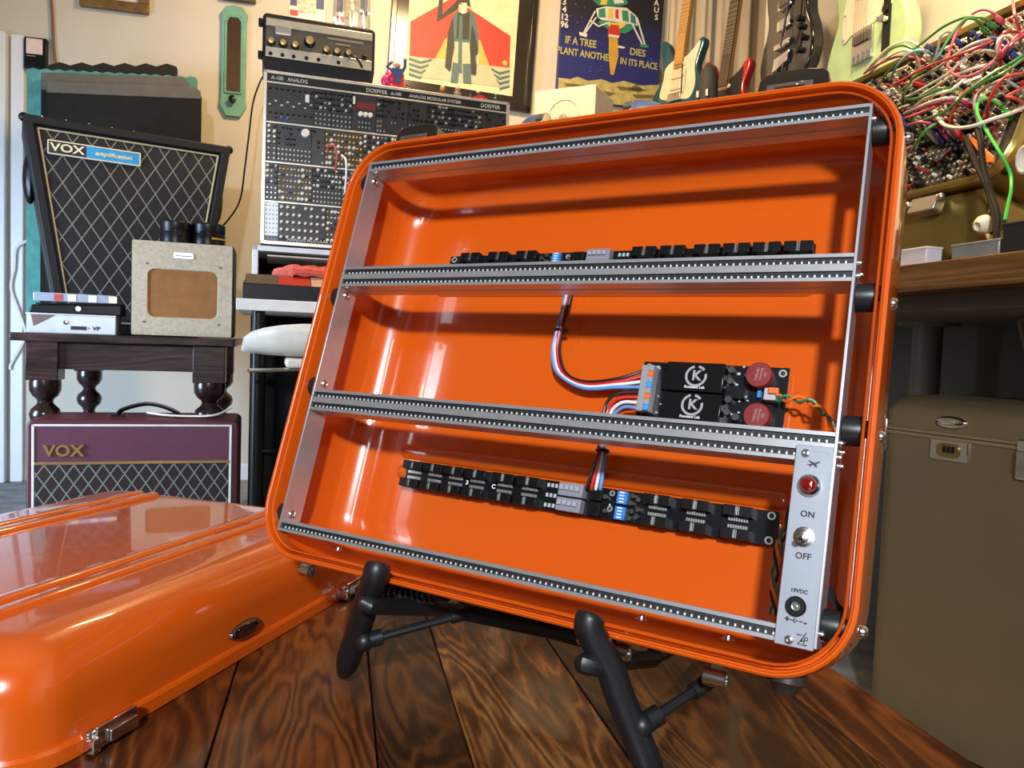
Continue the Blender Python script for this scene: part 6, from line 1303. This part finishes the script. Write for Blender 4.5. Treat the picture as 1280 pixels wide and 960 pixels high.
# boxes on the workbench
def bench_box(lab, u0, u1, vt, y0, dep, m, name='project_box', cat='box', lid_m=None):
    Mb = WRF @ Matrix.Translation((0, YB + y0, WZ)); a = hit(Mb, u0, vt)[0]; b = hit(Mb, u1, vt)[0]; h = hit(Mb, (u0 + u1) / 2, vt)[1]
    o = thing(name, lab, cat, Mb); MB().box(a, b, 0, dep, 0, h).build('body', m, o, .002)
    MB().box(a - .001, b + .001, -.001, dep + .001, h - .004, h).build('lid', lid_m or m, o, .001); return o
bench_box('small white box on the workbench beside the gold suitcase', 1100, 1158, 312, .085, .035, mat('pale_box', (.55, .56, .62), .5))
bench_box('grey metal box on the front of the workbench', 1190, 1249, 302, .008, .055, mat('grey_metal_box', (.26, .27, .25), .45, .3))
bench_box('black box at the front corner of the workbench', 1254, 1330, 273, .006, .06, mat('charcoal_box', (.012, .014, .012), .5), lid_m=mat('charcoal_lid', (.02, .022, .02), .35))
# pale coil of cable beside it
x, z = hit(WRF, 1280, 200, YB + .06); o = thing('cable_coil', 'cream coiled cable at the corner of the gold suitcase', 'cable', WRF @ Matrix.Translation((x + .004, YB + .07, z)))
for k in range(3): MB().tube([(.012 * math.cos(R(a)), -.006 * k, .019 * math.sin(R(a))) for a in range(0, 361, 20)], .0042, 7).build('loop', CW_, o)
MB().tube([(0, 0, -.019), (.01, .01, -.08), (.02, .02, -(z - WZ) + .002)], .004, 7).build('tail', CW_, o)

# ---- large champagne suitcase standing on the floor
sv = Vector((.48, -.877, 0)).normalized()
SX = frame((at_depth(1190, 540, 1.42).x, 1.42, 0), math.atan2(sv.y, sv.x)); q8 = lambda u, v, y=0: hit(SX, u, v, y)
su = thing('suitcase', 'large champagne aluminium suitcase standing under the workbench', 'suitcase', SX)
za = q8(1109, 536)[1]; zb_ = q8(1280, 557)[1]; seam = (za + zb_) / 2; sxl = q8(1100, 540)[0]; sxr = .62; ztop = q8(1150, 503)[1] + .012
def sshell(z0, z1, rt, nm):
    o = []
    cs_ = [(i, zz) for i, zz in ((0, z0), (0, z1 - rt))] + [(rt * (1 - math.cos(R(a))), z1 - rt + rt * math.sin(R(a))) for a in range(15, 91, 15)] if rt > 0 else [(0, z0), (0, z1)]
    rings = []
    for i, zz in cs_:
        rings.append([(p_[0], p_[2], zz) for p_ in rrect(sxl + i, sxr - i, 0 + i, .26 - i, max(.035 - i * .5, .01), 0, 6)])
    return MB().loft(rings, True, True).build(nm, GOLDP, su, 0, 40)
sshell(seam + .003, ztop, .042, 'top_half'); sshell(.02, seam - .003, 0, 'lower_half')
rg = [[(p_[0], p_[2], zz) for p_ in rrect(sxl - e, sxr + e, -e, .26 + e, .036, 0, 6)] for e, zz in ((-.004, seam - .008), (.004, seam - .007), (.004, seam - .001), (-.001, seam), (.004, seam + .001), (.004, seam + .006), (-.004, seam + .008))]
MB().loft(rg).build('seam_band', mat('champagne_band', (.50, .38, .22), .3, .85), su, 0, 25)
x, z = q8(1189, 528); MB().loft([[(x + .030 * s_ * math.cos(R(a)), yy, z + .012 * s_ * math.sin(R(a))) for a in range(0, 360, 18)] for s_, yy in ((1, .002), (1, -.003), (.8, -.007), (.4, -.009))], True, True).build('oval_badge', CHROME, su, 0, 50)
x, z = q8(1187.5, 563); lk = MB().prism(rpoly(x - .036, x + .036, z - .019, z + .019, .003, 3), -.006, .002).build('lock_plate', CHROME, su, .0015)
MB().prism(rpoly(x - .022, x + .022, z - .013, z + .013, .010, 4), -.0085, -.004).build('lock_recess', mat('brass_recess', (.35, .24, .08), .3, .9), lk, .001)
for k in range(3): MB().cyl((x - .006 + k * .008, -.0085, z - .004), (x - .006 + k * .008, -.0085, z + .008), .003, n=8).build('number_wheel', BLACK, lk)
x, z = q8(1284, 575); MB().box(x - .014, x + .03, -.012, .002, z - .035, z + .035).build('latch', CHROME, su, .004); MB().box(x - .010, x + .02, -.018, -.010, z - .02, z + .015).build('latch_lever', STEEL, su, .002)
MB().box(sxl - .006, sxl + .018, -.006, .02, seam - .045, seam + .022).build('corner_latch', STEEL, su, .003)
for xx in (sxl + .06, sxr - .06):
    for yy in (.05, .21): MB().cyl((xx, yy, 0), (xx, yy, .022), .02, n=12).build('rubber_foot', RUBBER, su)
